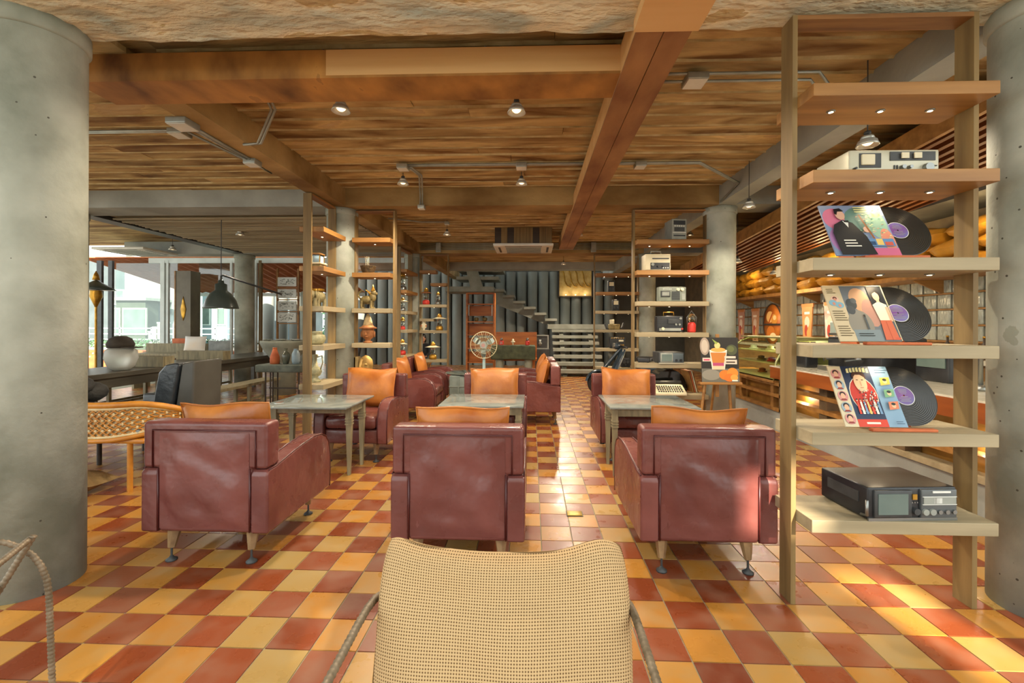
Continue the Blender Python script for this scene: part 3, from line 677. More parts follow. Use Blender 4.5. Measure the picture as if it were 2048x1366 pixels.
cr = N.new('ShaderNodeValToRGB'); el = cr.color_ramp.elements; el[0].position = .45; el[0].color = lin('#b89a70'); el[1].position = .9; el[1].color = lin('#52381e')
L.new(ad.outputs[0], cr.inputs[0]); L.new(cr.outputs[0], b.inputs['Base Color'])
bp = N.new('ShaderNodeBump'); bp.inputs['Strength'].default_value = .7; bp.inputs['Distance'].default_value = .003; bp.invert = True; L.new(mu.outputs[0], bp.inputs['Height']); L.new(bp.outputs[0], b.inputs['Normal'])
def bfn(p, u, v, sd):
    q = 1-.075*(u*u*v*v)**2.2-.03*(u*u*v*v)**.8*(.8 if u > 0 else .35); z = p.z*q; x = p.x*q; y = p.y
    x *= 1-.11*(1-v)/2
    z += .022*math.exp(-((u-.78)/.25)**2)*max(0, v)**3
    z += .016*u*u*max(0, v)**2+.012*math.exp(-((u+.93)/.2)**2)*max(0, v)**3-.02*(1-u*u)*max(0, v)**2
    y += .012*math.sin(5*u+1)*max(0, v)**3+sd*.008*math.sin(7*u+3*v)
    y -= sd*0 + .02*math.exp(-((v-.62)/.16)**2)*(1-u*u)*(-1 if sd < 0 else 0)
    return Vector((x, y, z))
k = M().pillow(.665, .60, .25, 44, .02, fn=bfn)
k.xf(Matrix.Translation((-.068, 1.045, .535)) @ Matrix.Rotation(math.radians(-24), 4, 'X'))
o = k.obj('burlap_cushion', m); tag(o, 'square woven burlap cushion in the foreground', 'cushion')
me = o.data; ul = me.uv_layers.new(name='UVMap'); n = 45
for poly in me.polygons:
    for li in poly.loop_indices:
        vi = me.loops[li].vertex_index % (n*n); ul.data[li].uv = ((vi % n)/(n-1)*31, (vi//n)/(n-1)*29)
# wicker arm at the right edge
t = thing('wicker_chair', 'pale wicker chair arm cut off at the right edge', 'chair', (1.035, .93, 0))
k = M()
for i in range(22): k.tube([(.03+.25*math.sin(a*PI/8)*.0+.02*math.cos(a*PI/8), .02*math.sin(a*PI/8)-.0, .44+i*.018) for a in range(16)], .009, 6, True)
k.obj('woven_arm', mat('wicker_pale', ['#b99f78', '#d3bd98'], .7, 30), t)
M().cyl((.03, 0, 0), (.03, 0, .84), .012, n=8).obj('post', honey_wood, t); M().tube([(.03, 0, .83), (.09, -.1, .84), (.16, -.35, .82), (.16, -.38, 0)], .014, 8).obj('arm_rail', honey_wood, t)

# ================================================================ shelf units of old planks
ZSH = [2.52, 2.114, 1.703, 1.293, .884, .473]
def shelf_unit(label, x, y, rz, w_, zs, ztop, front=.125, back=.19, pd=.10, spots=3, matset=(wood_z, wood_x), half=None, light=0):
    # local: width along x from 0, posts at y 0..pd, front = -y
    t = thing('plank_shelf', label, 'shelf', (x, y, 0), rz, 'open plank shelves with small spot lamps')
    M().box(-.024, 0, 0, pd, 0, ztop).obj('post', matset[0], t); M().box(w_, w_+.024, 0, pd, 0, ztop).obj('post', matset[0], t)
    M().box(0, w_, 0, pd, ztop-.022, ztop).obj('top_plank', matset[1], t)
    for i, z in enumerate(zs):
        a, b = 0.001, w_-.001
        if half and i in half: a, b = half[i][0]*w_+.001, half[i][1]*w_-.001
        mm = honey_wood if i < 2 else (grey_wood if i < 4 else grey_wood)
        sh = M().box(a, b, -front, back, z-.06, z).obj('shelf_board', mm, t, bevel=.003)
        for q in range(spots):
            xx = a+(b-a)*(q+.75)/(spots+.5) if spots > 1 else (a+b)/2
            M().lathe([(.02, -.0), (.02, -.004), (.012, -.006)], 12, (xx, .03, z-.06)).lathe([(.0001, -.0065), (.011, -.0065)], 10, (xx, .03, z-.06), 1).obj('spot_lamp', [steel, spot_glow], sh)
        if light:
            l = bpy.data.lights.new('shelf_spot', 'SPOT'); l.energy = light; l.color = (1, .78, .5); l.spot_size = 2.2; l.spot_blend = .8; l.shadow_soft_size = .03
            lo_ = bpy.data.objects.new('shelf_spot', l); COL.objects.link(lo_); lo_.parent = t; lo_.location = ((a+b)/2, .03, z-.075)
    return t
shelf_unit('plank shelf with vinyl records beside the right column', 1.314, 2.24, 0, .845, ZSH, 2.925, light=2.2)
shelf_unit('plank shelf with old radios beside the easel', 1.385, 6.0, 0, .94, ZSH, 2.945, light=5)
shelf_unit('far plank shelf with field telephones behind the scooter', 1.395, 9.78, 0, .93, ZSH, 2.945, light=5)
ZL = [2.55, 2.08, 1.60, 1.13, .66]
shelf_unit('plank shelf with clay statues right of the left column', -2.42, 5.98, 0, .52, ZL, 2.945, spots=1, light=5)
shelf_unit('plank shelf with ewer and elephants before the left column', -2.62, 5.18, PI/2, .62, ZL, 2.945, spots=1, front=.14, back=.16, light=5)
ZE = [2.58, 2.30, 1.83, 1.52, 1.26, .62]
shelf_unit('far plank shelf with lanterns, staggered half shelves', -2.47, 9.72, 0, .60, ZE, 2.945, spots=1, front=.1, back=.14, half={0: (0, .6), 1: (.4, 1), 3: (0, .55)}, light=5)
shelf_unit('far plank shelf with lanterns standing along the room', -2.62, 8.75, PI/2, .85, [2.5, 2.08, 1.66, 1.28, .75], 2.945, spots=1, front=.12, back=.14, light=5)

# ---------------------------------------------------------------- record sleeves
def flat(parent, name, shapes, W, H, T=.0):
    # shapes: (hex, [(u,v)...]) in 0..1 of the cover; printed layers a hair apart
    k = M(); mats = []; idx = {}
    for n, (c, poly) in enumerate(shapes):
        if c not in idx: idx[c] = len(mats); mats.append(mat('print_'+c.strip('#'), [c], .45, spec=.3))
        y = -T-.0004-.00012*n
        k.add([((u-.5)*W, y, v*H) for u, v in poly], [tuple(range(len(poly)))], idx[c])
    return k.obj(name, mats, parent)
def ell(cx, cy, rx, ry, n=18): return [(cx+rx*math.cos(2*PI*i/n), cy+ry*math.sin(2*PI*i/n)) for i in range(n)]
def rect(x0, y0, x1, y1): return [(x0, y0), (x1, y0), (x1, y1), (x0, y1)]
def lines(c, x0, x1, y, n, dy, rnd=.25, h=.012):
    return [(c, rect(x0, y-i*dy, x1-random.uniform(0, rnd)*(x1-x0), y-i*dy+h)) for i in range(n)]
def person_print(cx, top, s_, hair, skin, top_c, low_c, w_=.1):
    return [(hair, ell(cx, top-.05*s_, .05*s_, .055*s_)), (skin, ell(cx, top-.065*s_, .036*s_, .045*s_)), (skin, rect(cx-.015*s_, top-.14*s_, cx+.015*s_, top-.1*s_)),
            (top_c, [(cx-.09*s_, top-.16*s_), (cx-.02*s_, top-.125*s_), (cx+.02*s_, top-.125*s_), (cx+.09*s_, top-.16*s_), (cx+.08*s_, top-.42*s_), (cx-.08*s_, top-.42*s_)]),
            (low_c, [(cx-.08*s_, top-.42*s_), (cx+.08*s_, top-.42*s_), (cx+.1*s_, max(0.01, top-.85*s_)), (cx-.1*s_, max(0.01, top-.85*s_))])]
vinyl = mat('vinyl', ['#1c1c1a', '#2c2b27'], .3, 3, .0)
def record_set(px0, px1, zi, label, slabel, rlabel, shapes, base, centre):
    z = ZSH[zi]; Y = 2.17
    a = py_(px0, 700, Y); b = py_(px1, 700, Y); W = b.x-a.x; H = .31; cxx = (a.x+b.x)/2
    tilt = math.radians(-27)
    # small wooden easel tray
    s_ = thing('record_stand', slabel, 'stand', (cxx+.1, Y+.03, z), 0, 'small reddish wooden record stands')
    M().rbox(-.14, .16, -.06, -.03, 0, .014, .004).obj('ledge', terracotta, s_)
    for q in (-.1, .12): M().prism([(.05, 0), (.17, 0), (.155, .2), (.14, .2)], q-.006, q+.006, 'x').obj('easel_leg', terracotta, s_)
    R = Matrix.Rotation(tilt, 4, 'X')
    t = thing('record_sleeve', label, 'record sleeve', (cxx, Y, z+.016), 0, 'printed record sleeves'); t.rotation_euler = (tilt, 0, 0)
    M().box(-W/2, W/2, -.002, .004, 0, H).obj('card_sleeve', mat('sleeve_'+base.strip('#'), [base], .35), t)
    flat(t, 'cover_print', shapes, W, H, .002)
    r = thing('vinyl_record', rlabel, 'record', (cxx+W/2+.05, Y+.012, z+.016), 0, 'black vinyl records'); r.rotation_euler = (tilt, 0, 0)
    R_ = .152; c0 = .158
    k = M()
    prof = [(.004, .0), (.05, 0)]
    for q in range(26): rr = .055+.094*q/25; prof.append((rr, .0006 if q % 2 else 0))
    prof += [(R_, -.0005), (R_, -.0025), (.004, -.0025)]
    k.lathe([(rr, zz) for rr, zz in prof][::-1], 48, smooth=False, caps=False); k.xf(Matrix.Translation((0, .004, c0)) @ Matrix.Rotation(PI/2, 4, 'X')); k.obj('disc', vinyl, r)
    lb = M(); lb.lathe([(.047, .0012), (.004, .0012)], 36, smooth=False, caps=False); lb.xf(Matrix.Translation((0, .004, c0)) @ Matrix.Rotation(PI/2, 4, 'X')); lb.obj('centre_label', mat('label_'+centre.strip('#'), ['#6f4284', centre, '#4d5f8c'], .4, 9, detail=1), r)
    rg = M(); rg.lathe([(.0495, .0014), (.047, .0014)], 36, smooth=False, caps=False); rg.xf(Matrix.Translation((0, .004, c0)) @ Matrix.Rotation(PI/2, 4, 'X')); rg.obj('label_ring', white, r)
    tx = M()
    for i in range(9):
        hw = random.uniform(.012, .03); zz = c0+.03-i*.0075
        if abs(zz-c0) > .005: tx.box(-hw, hw, .004-.0019, .004-.0016, zz, zz+.0022)
    tx.obj('label_text', greyp, r)
    return r
cols1 = ['#c46a8a', '#8e7fb0', '#6f9ab0', '#b06a9a', '#d08a6a', '#7fb0a0', '#c0a060']
sh1 = [('#7f8fae', rect(0, 0, 1, 1)), ('#c9728c', ell(.2, .72, .2, .22)), ('#a678a8', ell(.18, .3, .18, .25)), ('#5f7f74', ell(.62, .7, .28, .26)), ('#8fae9a', ell(.82, .62, .16, .3)), ('#d8c48a', ell(.86, .85, .1, .1)), ('#d08a72', ell(.9, .3, .1, .22)), ('#c86a8a', rect(.5, 0, 1, .14))]
for i in range(60): x, y = random.uniform(.5, .97), random.uniform(.3, .95); sh1.append((random.choice(['#9fbf9a', '#cfd8a0', '#6f9a88', '#8fb8b0', '#d0a890']), [(x, y), (x+.05, y+.01), (x+.02, y+.025)]))
sh1 += [('#5f86b0', rect(.45, .16, .95, .3)), ('#d8b86a', rect(.68, .18, .78, .3)), ('#2f4a6a', rect(.5, .18, .66, .25)), ('#c05a4a', rect(.8, .17, .92, .24))]
sh1 += [('#26282a', [(.08, .0), (.62, .0), (.56, .35), (.42, .62), (.28, .68), (.12, .58), (.06, .42)]), ('#c9a08a', ell(.27, .78, .075, .1)), ('#1c1c1e', [(.19, .8), (.2, .9), (.3, .92), (.35, .86), (.33, .85), (.25, .85), (.22, .78)]), ('#d8d8d0', [(.27, .66), (.36, .64), (.33, .52)]), ('#1a1a1c', [(.29, .66), (.37, .67), (.37, .62), (.29, .63)]), ('#c9a08a', ell(.6, .48, .05, .06)), ('#8a5a34', [(.55, .78), (.58, .78), (.68, .3), (.65, .3)])]
sh1 += lines('#e8e4d8', .18, .42, .26, 3, .055, h=.02)+lines('#d8d08a', .52, .82, .92, 3, .045, h=.018)
record_set(1672, 1803, 2, 'record sleeve with a man in a dark suit, on the top record shelf', 'wooden stand under the topmost record', 'vinyl record beside the dark suit sleeve', sh1, '#7f8fae', '#5f6fa8')
sh2 = [('#c9b694', rect(0, 0, .29, 1)), ('#6f7478', rect(.29, 0, 1, 1)), ('#c99a74', ell(.56, .74, .17, .22)), ('#b98a78', ell(.68, .5, .14, .25)), ('#8a8478', ell(.45, .3, .2, .25)), ('#7f8a8c', rect(.29, 0, .72, .2)), ('#3f4446', ell(.4, .66, .09, .1)), ('#4a4e50', ell(.36, .55, .07, .08)), ('#53585a', ell(.45, .72, .05, .05))]
sh2 += [('#d8b09a', ell(.15, .75, .07, .055)), ('#7fa8b8', ell(.1, .68, .07, .055)), ('#7fa8b8', ell(.2, .64, .07, .055)), ('#5a3a30', ell(.15, .765, .035, .03)), ('#c98a74', ell(.15, .745, .025, .028)), ('#c98a74', ell(.11, .665, .025, .028)), ('#c98a74', ell(.2, .63, .025, .028))]
sh2 += lines('#6a5a3a', .05, .26, .93, 3, .035, .5)+lines('#5a4c34', .04, .27, .52, 5, .04)+lines('#5a4c34', .04, .27, .25, 5, .04)
sh2 += [('#23262a', rect(.74, .6, .98, .98)), ('#1c1c1e', ell(.85, .82, .08, .13)), ('#d8a88a', ell(.85, .8, .055, .085)), ('#1c1c1e', [(.79, .84), (.8, .92), (.91, .92), (.92, .82), (.86, .88)]), ('#d8a88a', rect(.83, .66, .88, .73)), ('#dcd6bc', [(.74, .64), (.83, .69), (.88, .69), (.97, .64), (.95, .36), (.77, .36)]), ('#d8a88a', rect(.93, .34, .98, .6)), ('#c8684a', [(.77, .36), (.95, .36), (.97, .02), (.74, .02)]), ('#a84e38', rect(.85, .02, .86, .34)), ('#c85a44', rect(.9, .03, .985, .06)), ('#53585a', rect(.52, .2, .55, .42)), ('#3f3a36', ell(.535, .44, .018, .025)), ('#d8c49a', rect(.988, 0, 1, 1)), ('#d8c49a', rect(.0, .988, 1, 1))]
sh2 += lines('#2f3436', .34, .6, .12, 2, .035, .2)
record_set(1680, 1804, 3, 'record sleeve with a woman in white blouse and orange skirt', 'wooden stand under the middle record', 'vinyl record beside the orange skirt sleeve', sh2, '#c9b694', '#6f7fb0')
sh3 = [('#cfc0a0', rect(0, 0, .22, 1)), ('#2c3850', rect(.22, 0, .7, 1)), ('#7f9db4', rect(.7, 0, 1, 1)), ('#e0d8c0', ell(.47, .52, .225, .3)), ('#b9362a', ell(.47, .52, .215, .285)), ('#c8432f', rect(.22, 0, .7, .12)), ('#e8e0cc', rect(.36, .045, .58, .075))]
for i in range(5): y = .86-i*.185; sh3 += [('#c98a84' if i % 2 == 0 else '#8fa0a8', ell(.11, y, .085, .085)), ('#2f2422', ell(.11, y+.03, .05, .045)), ('#d8a888', ell(.11, y, .038, .05)), ('#8a3a34', [(.05, y-.07), (.17, y-.07), (.14, y-.04), (.08, y-.04)])]
sh3 += [('#4a2a1c', ell(.47, .82, .115, .1)), ('#d8b08a', ell(.47, .72, .105, .165)), ('#4a2a1c', [(.37, .8), (.39, .9), (.55, .9), (.57, .8), (.5, .85), (.42, .85)]), ('#3a2a20', rect(.41, .755, .445, .768)), ('#3a2a20', rect(.495, .755, .53, .768)), ('#a86a50', rect(.445, .625, .5, .637)), ('#b98a68', rect(.462, .66, .478, .74))]
for i in range(7): x = .29+i*.055; sh3 += [(['#c8432f', '#e0dccc', '#6f8fae', '#d8b86a'][i % 4], [(x, .2), (x+.04, .2), (x+.035, .4), (x+.005, .4)]), ('#d8a888', ell(x+.02, .425, .014, .02)), ('#2a2422', ell(x+.02, .437, .014, .012))]
for i in range(46): x, y = random.uniform(.38, .62), random.uniform(.3, .58); sh3.append((random.choice(['#e0dccc', '#2a2c30', '#c9a888', '#8a9a9a']), [(x, y), (x+.02, y), (x+.018, y+.025), (x+.004, y+.022)]))
sh3 += [('#e0d49a', [(.27+i*.055, .87+.02*math.sin(i*.5)), (.27+i*.055+.04, .87+.02*math.sin(i*.5)), (.27+i*.055+.045, .95+.02*math.sin(i*.5)), (.27+i*.055+.005, .94+.02*math.sin(i*.5))]) for i in range(7)]
for i, c in enumerate(('#d0a84a', '#6f9a74', '#c87a5a')): y = .66-i*.2; sh3 += [(c, [(.77, y), (.93, y+.02), (.95, y+.14), (.79, y+.13)]), ('#d8b08a', ell(.86, y+.07, .035, .04)), ('#2a3430', ell(.86, y+.095, .035, .022))]
sh3 += lines('#2c4058', .74, .96, .95, 3, .04, .3)+lines('#2c4058', .8, .93, .07, 2, .03, .2, .008)
record_set(1692, 1817, 4, 'record sleeve with a big portrait on red and blue', 'wooden stand under the lowest record', 'vinyl record beside the big portrait sleeve', sh3, '#cfc0a0', '#53608f')

# ---------------------------------------------------------------- gadgets
def gadget(name, label, cat, loc, w_, d, h, body, parts, rz=0, r=.008):
    t = thing(name, label, cat, loc, rz); M().rbox(-w_/2, w_/2, -d/2, d/2, .006, h, r).obj('body', body, t)
    y = -d/2
    k = M()
    for sx in (-1, 1):
        for sy in (-1, 1): k.cyl((sx*w_*.4, sy*d*.36, 0), (sx*w_*.4, sy*d*.36, .008), .012, n=8)
    k.obj('feet', black, t)
    for p in parts:
        kind, nm, m_, x, z, a = p[:6]; X, Z = (x-.5)*w_, z*h
        if kind == 'r': b = p[6]; M().box(X-a*w_/2, X+a*w_/2, y-.004, y+.002, Z-b*h/2, Z+b*h/2).obj(nm, m_, t)
        if kind == 'R': b = p[6]; M().rbox(X-a*w_/2, X+a*w_/2, y-.012, y+.004, Z-b*h/2, Z+b*h/2, .005).obj(nm, m_, t)
        if kind == 'p': b = p[6]; M().box(X-a*w_/2, X+a*w_/2, y-.0155, y-.01, Z-b*h/2, Z+b*h/2).obj(nm, m_, t)
        if kind == 'k': M().cyl((X, y-.02, Z), (X, y, Z), a*.9, a, 14).obj(nm, m_, t)
        if kind == 'd':
            q = M()
            for i in range(p[6]): q.cyl((X+(i-(p[6]-1)/2)*a, y-.006, Z), (X+(i-(p[6]-1)/2)*a, y, Z), a*.3, n=6)
            q.obj(nm, m_, t)
        if kind == 'g':
            q = M(); b = p[6]; n = 9
            for i in range(n): zz = Z-b*h/2+b*h*(i+.5)/n; q.box(X-a*w_/2, X+a*w_/2, y-.005, y, zz-b*h/n*.3, zz+b*h/n*.3)
            q.obj(nm, m_, t)
        if kind == 'h': M().tube([(-w_*a/2, 0, h-.01), (-w_*a/2, 0, h+.05), (w_*a/2, 0, h+.05), (w_*a/2, 0, h-.01)], .008, 6).obj(nm, m_, t)
    return t
silver = mat('silver_panel', ['#b4b09a', '#c6c2ae'], .4, 5, metal=.2)
q = py_(1790, 316, 2.2); wq = py_(1881, 316, 2.2).x-py_(1700, 316, 2.2).x
gadget('cassette_deck', 'silver cassette deck on the second board of the record shelf', 'cassette deck', (q.x, 2.33, ZSH[1]), wq, .25, .125, silver,
       [('r', 'cassette_window', charcoal, .23, .58, .24, .56), ('R', 'cassette', cream, .20, .6, .15, .42), ('r', 'meter_panel', charcoal, .70, .74, .5, .34), ('p', 'meter', cream, .6, .74, .08, .22), ('p', 'meter', cream, .74, .74, .08, .22), ('k', 'volume_knob', steel, .86, .28, .022), ('k', 'knob', steel, .58, .3, .011), ('k', 'knob', steel, .66, .3, .009), ('d', 'buttons', charcoal, .22, .08, .016, 8), ('d', 'jacks', black, .95, .36, .008, 2), ('k', 'power_button', black, .05, .25, .006), ('r', 'slider', charcoal, .5, .3, .014, .18), ('r', 'slider', charcoal, .53, .3, .014, .18)])
q = py_(1775, 1010, 2.2)
t = gadget('portable_television', 'black portable television radio on the lowest board of the record shelf', 'television', (1.775, 2.285, ZSH[5]), .43, .30, .155, black,
       [('R', 'screen_bezel', charcoal, .27, .52, .42, .82), ('p', 'screen', screen_m, .26, .52, .33, .62), ('R', 'tuner_panel', mat('panel_grey', ['#43484a', '#55595a'], .3, 9), .78, .52, .40, .86), ('p', 'dial_scale', greyp, .78, .62, .36, .2), ('p', 'dial_window', white, .76, .62, .09, .16), ('k', 'knob', greyp, .62, .28, .016), ('k', 'knob', greyp, .70, .28, .016), ('k', 'knob', steel, .78, .28, .011), ('k', 'knob', steel, .86, .28, .011), ('k', 'knob', steel, .94, .28, .011), ('k', 'channel_knob', charcoal, .52, .3, .017), ('p', 'badge', gold, .5, .74, .05, .16), ('p', 'label_strip', white, .8, .88, .2, .06), ('p', 'dial_frame', white, .78, .735, .38, .02), ('p', 'dial_frame', white, .78, .505, .38, .02), ('d', 'switches', steel, .52, .55, .012, 3)], rz=math.radians(4))
M().box(-.214, .214, -.156, -.148, .0, .014).obj('front_rail', steel, t); M().tube([(-.22, -.12, .02), (-.226, -.16, .03), (-.226, -.16, .1)], .007, 6).obj('carry_bracket', steel, t); M().box(-.218, -.214, -.1, .1, .07, .12).obj('side_vent', charcoal, t)
# shelf B
Yb = 6.03
def on(px, zi, Y, zs=ZSH): p = py_(px, 650, Y); return (p.x, Y, zs[zi])
gadget('mini_stereo', 'grey mini tower stereo on the top board of the radio shelf', 'stereo', on(1350, 0, Yb), .20, .24, .275, greyp, [('r', 'upper_window', black, .5, .82, .8, .2), ('r', 'cassette_window', charcoal, .5, .5, .7, .2), ('r', 'slot', black, .5, .2, .8, .06), ('d', 'buttons', white, .5, .66, .03, 5), ('r', 'trim_strip', white, .5, .35, .9, .03)], rz=.12)
t = gadget('film_projector', 'beige film projector on the second board of the radio shelf', 'projector', on(1311, 1, Yb), .33, .22, .22, cream, [('r', 'control_strip', black, .58, .27, .76, .4), ('r', 'slot', charcoal, .6, .72, .66, .07), ('k', 'knob', greyp, .28, .36, .022), ('k', 'knob', black, .5, .26, .014), ('k', 'knob', black, .7, .26, .014), ('d', 'buttons', white, .8, .16, .03, 3), ('h', 'handle', greyp, .5, 0, .4)])
gadget('cassette_radio', 'grey cassette radio on the third board of the radio shelf', 'radio', on(1342, 2, Yb), .36, .12, .2, mat('olive_grey', ['#6f756a', '#7f867a'], .5, 7), [('R', 'cassette_window', charcoal, .24, .52, .34, .4), ('p', 'cassette', greyp, .24, .52, .26, .24), ('g', 'speaker_grille', black, .62, .4, .3, .6), ('k', 'dial', cream, .7, .82, .022), ('k', 'dial', cream, .85, .82, .022), ('d', 'buttons', white, .3, .84, .02, 6), ('r', 'key_block', greyp, .9, .35, .12, .4)])
gadget('boombox', 'black boombox on the fourth board of the radio shelf', 'boombox', on(1337, 3, Yb), .34, .14, .22, black, [('g', 'speaker_grille', charcoal, .2, .62, .3, .56), ('R', 'cassette_window', charcoal, .66, .66, .5, .3), ('k', 'knob', greyp, .9, .85, .016), ('k', 'knob', greyp, .72, .48, .014), ('k', 'knob', greyp, .86, .48, .014), ('r', 'key_row', greyp, .5, .18, .84, .16), ('k', 'knob', cream, .22, .22, .02), ('k', 'red_button', red_m, .96, .22, .012), ('h', 'handle', gold, .6, 0, .4)])
t = gadget('portable_television', 'small silver grey portable television on the fifth board of the radio shelf', 'television', on(1336, 4, Yb-.03), .33, .26, .15, charcoal, [('R', 'screen_bezel', greyp, .3, .52, .5, .82), ('p', 'screen', screen_m, .3, .52, .4, .6), ('R', 'control_panel', mat('slate_plastic', ['#4f5a60'], .5), .76, .5, .42, .8), ('k', 'knob', black, .68, .3, .018), ('k', 'knob', black, .86, .3, .02), ('d', 'buttons', black, .76, .72, .03, 5)], rz=.06)
M().box(-.17, .17, -.142, -.13, .0, .012).obj('front_rail', silver, t)
gadget('video_camera', 'small black video camera beside the silver grey television', 'camera', on(1288, 4, Yb+.02), .09, .16, .06, black, [('k', 'lens', charcoal, .5, .5, .022)], rz=1.2)
t = thing('lantern', 'red hurricane lantern at the right end of the radio shelf', 'lantern', on(1383, 3, Yb)); M().lathe([(.05, 0), (.055, .02), (.055, .1), (.04, .13), (.02, .14)], 16).obj('tank', red_m, t); M().lathe([(.035, .14), (.05, .18), (.045, .22), (.03, .25)], 14).obj('globe', glass('lantern_glass', '#d8d8c8', .1), t); M().tube([(-.055, 0, .08), (-.065, 0, .2), (0, 0, .29), (.065, 0, .2), (.055, 0, .08)], .005, 6).obj('bail', steel, t)
t = thing('typewriter', 'cream typewriter on the lowest board of the radio shelf', 'typewriter', (py_(1338, 780, 5.9).x, 5.98, ZSH[5]), .0)
M().prism([(-.19, 0), (.16, 0), (.16, .11), (.0, .12), (-.19, .035)], -.2, .2, 'x').obj('body', cream, t, bevel=.012)
k = M()
for r_ in range(4):
    for i in range(11): k.cyl((-.15+i*.03, -.16+r_*.035, .045+r_*.018), (-.15+i*.03, -.16+r_*.035, .06+r_*.018), .011, n=8)
k.obj('keys', charcoal, t); M().cyl((-.21, .09, .14), (.21, .09, .14), .025, n=14).obj('platen', black, t)
k = M(); k.lathe([(.3, 0), (.3, .02), (.1, .03)], 20, (0, 0, 0)); 
t = thing('record_player', 'black dome lidded record player behind the typewriter', 'record player', (py_(1335, 760, 6.35).x, 6.42, ZSH[5]-.06)); M().rbox(-.24, .24, -.18, .18, 0, .1, .015).obj('case', dark_wood, t)
k = M(); vs_ = []; n = 12
for s_ in (-.17, .17):
    for i in range(n+1): a = PI*i/n; vs_.append((.235*math.cos(a), s_, .1+.26*math.sin(a)))
k.add(vs_, [(i, i+1, n+2+i, n+1+i) for i in range(n)], 0, True); k.add(vs_, [tuple(range(n, -1, -1)), tuple(range(n+1, 2*n+2))]); k.obj('dome_lid', mat('smoked_dome', ['#141414', '#23221f'], .08, 4), t)
M().lathe([(.13, .1), (.13, .115), (.02, .12)], 24).obj('turntable', steel, t)
for i, c in enumerate((honey_wood, terracotta, cream, honey_wood)):
    o = M().box(-.006, .006, -.15, .15, 0, .3).obj('record_sleeve', c, None, (py_(1372, 760, 6.2).x+.07+i*.022, 6.25, ZSH[5]), 0); o.rotation_euler = (0, math.radians(-14), 0); tag(o, ['brown', 'orange', 'cream', 'tan'][i]+' record sleeve leaning right of the typewriter', 'record sleeve', 'record sleeves leaning by the typewriter')
# shelf C
Yc = 9.80
for px, zi, lab in ((1222, 1, 'upper black meter box on the far shelf'), (1231, 2, 'lower black meter box on the far shelf')):
    p = on(px, zi, Yc); gadget('meter_box', lab, 'meter', (p[0], p[1], p[2]), .15, .1, .25, black, [('r', 'dial', cream, .5, .72, .66, .34), ('k', 'knob', charcoal, .3, .3, .02), ('k', 'knob', charcoal, .7, .3, .02)])
t = thing('field_telephone', 'dark field telephone with handset on the far shelf', 'telephone', on(1228, 3, Yc)); M().rbox(-.12, .12, -.08, .08, 0, .12, .02).obj('body', bronze, t); M().tube([(-.2, 0, .12), (-.16, 0, .02), (-.1, 0, .0)], .02, 8).obj('cradle_arm', charcoal, t); M().tube([(.1, 0, .02), (.17, 0, .04), (.21, 0, .15)], .02, 8).obj('handset', charcoal, t); M().rbox(-.09, .0, -.04, .04, .12, .22, .012).obj('dial_box', cream, t)
gadget('valve_radio', 'black boxed radio on the far shelf above the scooter', 'radio', on(1234, 4, Yc), .34, .16, .24, black, [('g', 'speaker_grille', charcoal, .3, .5, .4, .6), ('k', 'knob', gold, .7, .3, .02), ('k', 'knob', gold, .85, .3, .02), ('r', 'dial', cream, .72, .7, .3, .15), ('d', 'buttons', gold, .5, .94, .05, 6)])
gadget('speaker_box', 'small black speaker on the lowest board of the far shelf', 'speaker', on(1250, 5, Yc), .2, .16, .2, black, [('k', 'driver', charcoal, .35, .6, .045), ('k', 'driver', charcoal, .72, .6, .035), ('k', 'driver', charcoal, .5, .25, .02)])

# ================================================================ statues and pots on the left shelves
def at(px, z, Y): p = py_(px, 650, Y); return (p.x, Y, z)
t = thing('basket_bowl', 'dark woven bowl on the statue shelf', 'bowl', at(736, ZL[1], 6.0)); k = M(); n = 10
k.lathe([(.06, 0), (.085, .03), (.105, .1), (.11, .105), (.1, .1), (.08, .04), (.001, .02)], 22).obj('bowl', mat('dark_weave', ['#33281a', '#6a5638', '#8a7448'], .7, 40, .5), t)
k = M()
for i in range(3): k.tube([(-.03+i*.02, 0, .06), (-.04+i*.02, .02, .16), (-.055+i*.025, .03, .24)], .003, 5)
k.obj('sticks', cream, t)
def lion(loc, label, rz=0):
    t = thing('lion_statue', label, 'statue', loc, rz)
    k = M(); k.ball((.0, 0, .12), .09, .05, .06, 14).ball((.085, 0, .155), .05, .045, .06).ball((.1, 0, .215), .04, .036, .042).ball((.135, 0, .205), .022, .022, .018)
    k.obj('body', bronze, t)
    for sx in (-1, 1):
        for q in (-.06, .075): M().cyl((q, sx*.032, .11), (q, sx*.035, .0), .022, .016, 8).ball((q+.012, sx*.035, .01), .024, .018, .012).obj('leg', bronze, t)
    M().lathe([(.035, .24), (.03, .255), (.02, .28), (.012, .30), (.002, .33)], 10, (.09, 0, 0)).obj('crown', gold, t)
    M().tube([(-.08, 0, .13), (-.12, 0, .18), (-.1, 0, .23), (-.06, 0, .25)], .014, 8).obj('tail', bronze, t)
    k = M()
    for i in range(7): a = -.9+i*.3; k.cyl((.06, 0, .19), (.06-.07*math.cos(a), .06*math.sin(a), .2+.06*math.cos(a*.7)), .014, .003, 6)
    k.obj('mane', gold, t)
lion(at(733, ZL[2], 6.0), 'bronze mythical lion with crown on the statue shelf')
t = thing('head_statue', 'carved clay head with conical hat on the statue shelf', 'statue', at(736, ZL[3], 5.98))
M().lathe([(.06, 0), (.06, .02), (.035, .03), (.04, .05), (.07, .075), (.082, .11), (.085, .15), (.08, .19), (.075, .2)], 20, sy=.9).obj('head', clay, t)
M().ball((0, -.078, .125), .012, .016, .026, 8).ball((0, -.07, .085), .028, .01, .008, 8).ball((-.03, -.072, .145), .014, .008, .006, 8).ball((.03, -.072, .145), .014, .008, .006, 8).obj('face', clay, t)
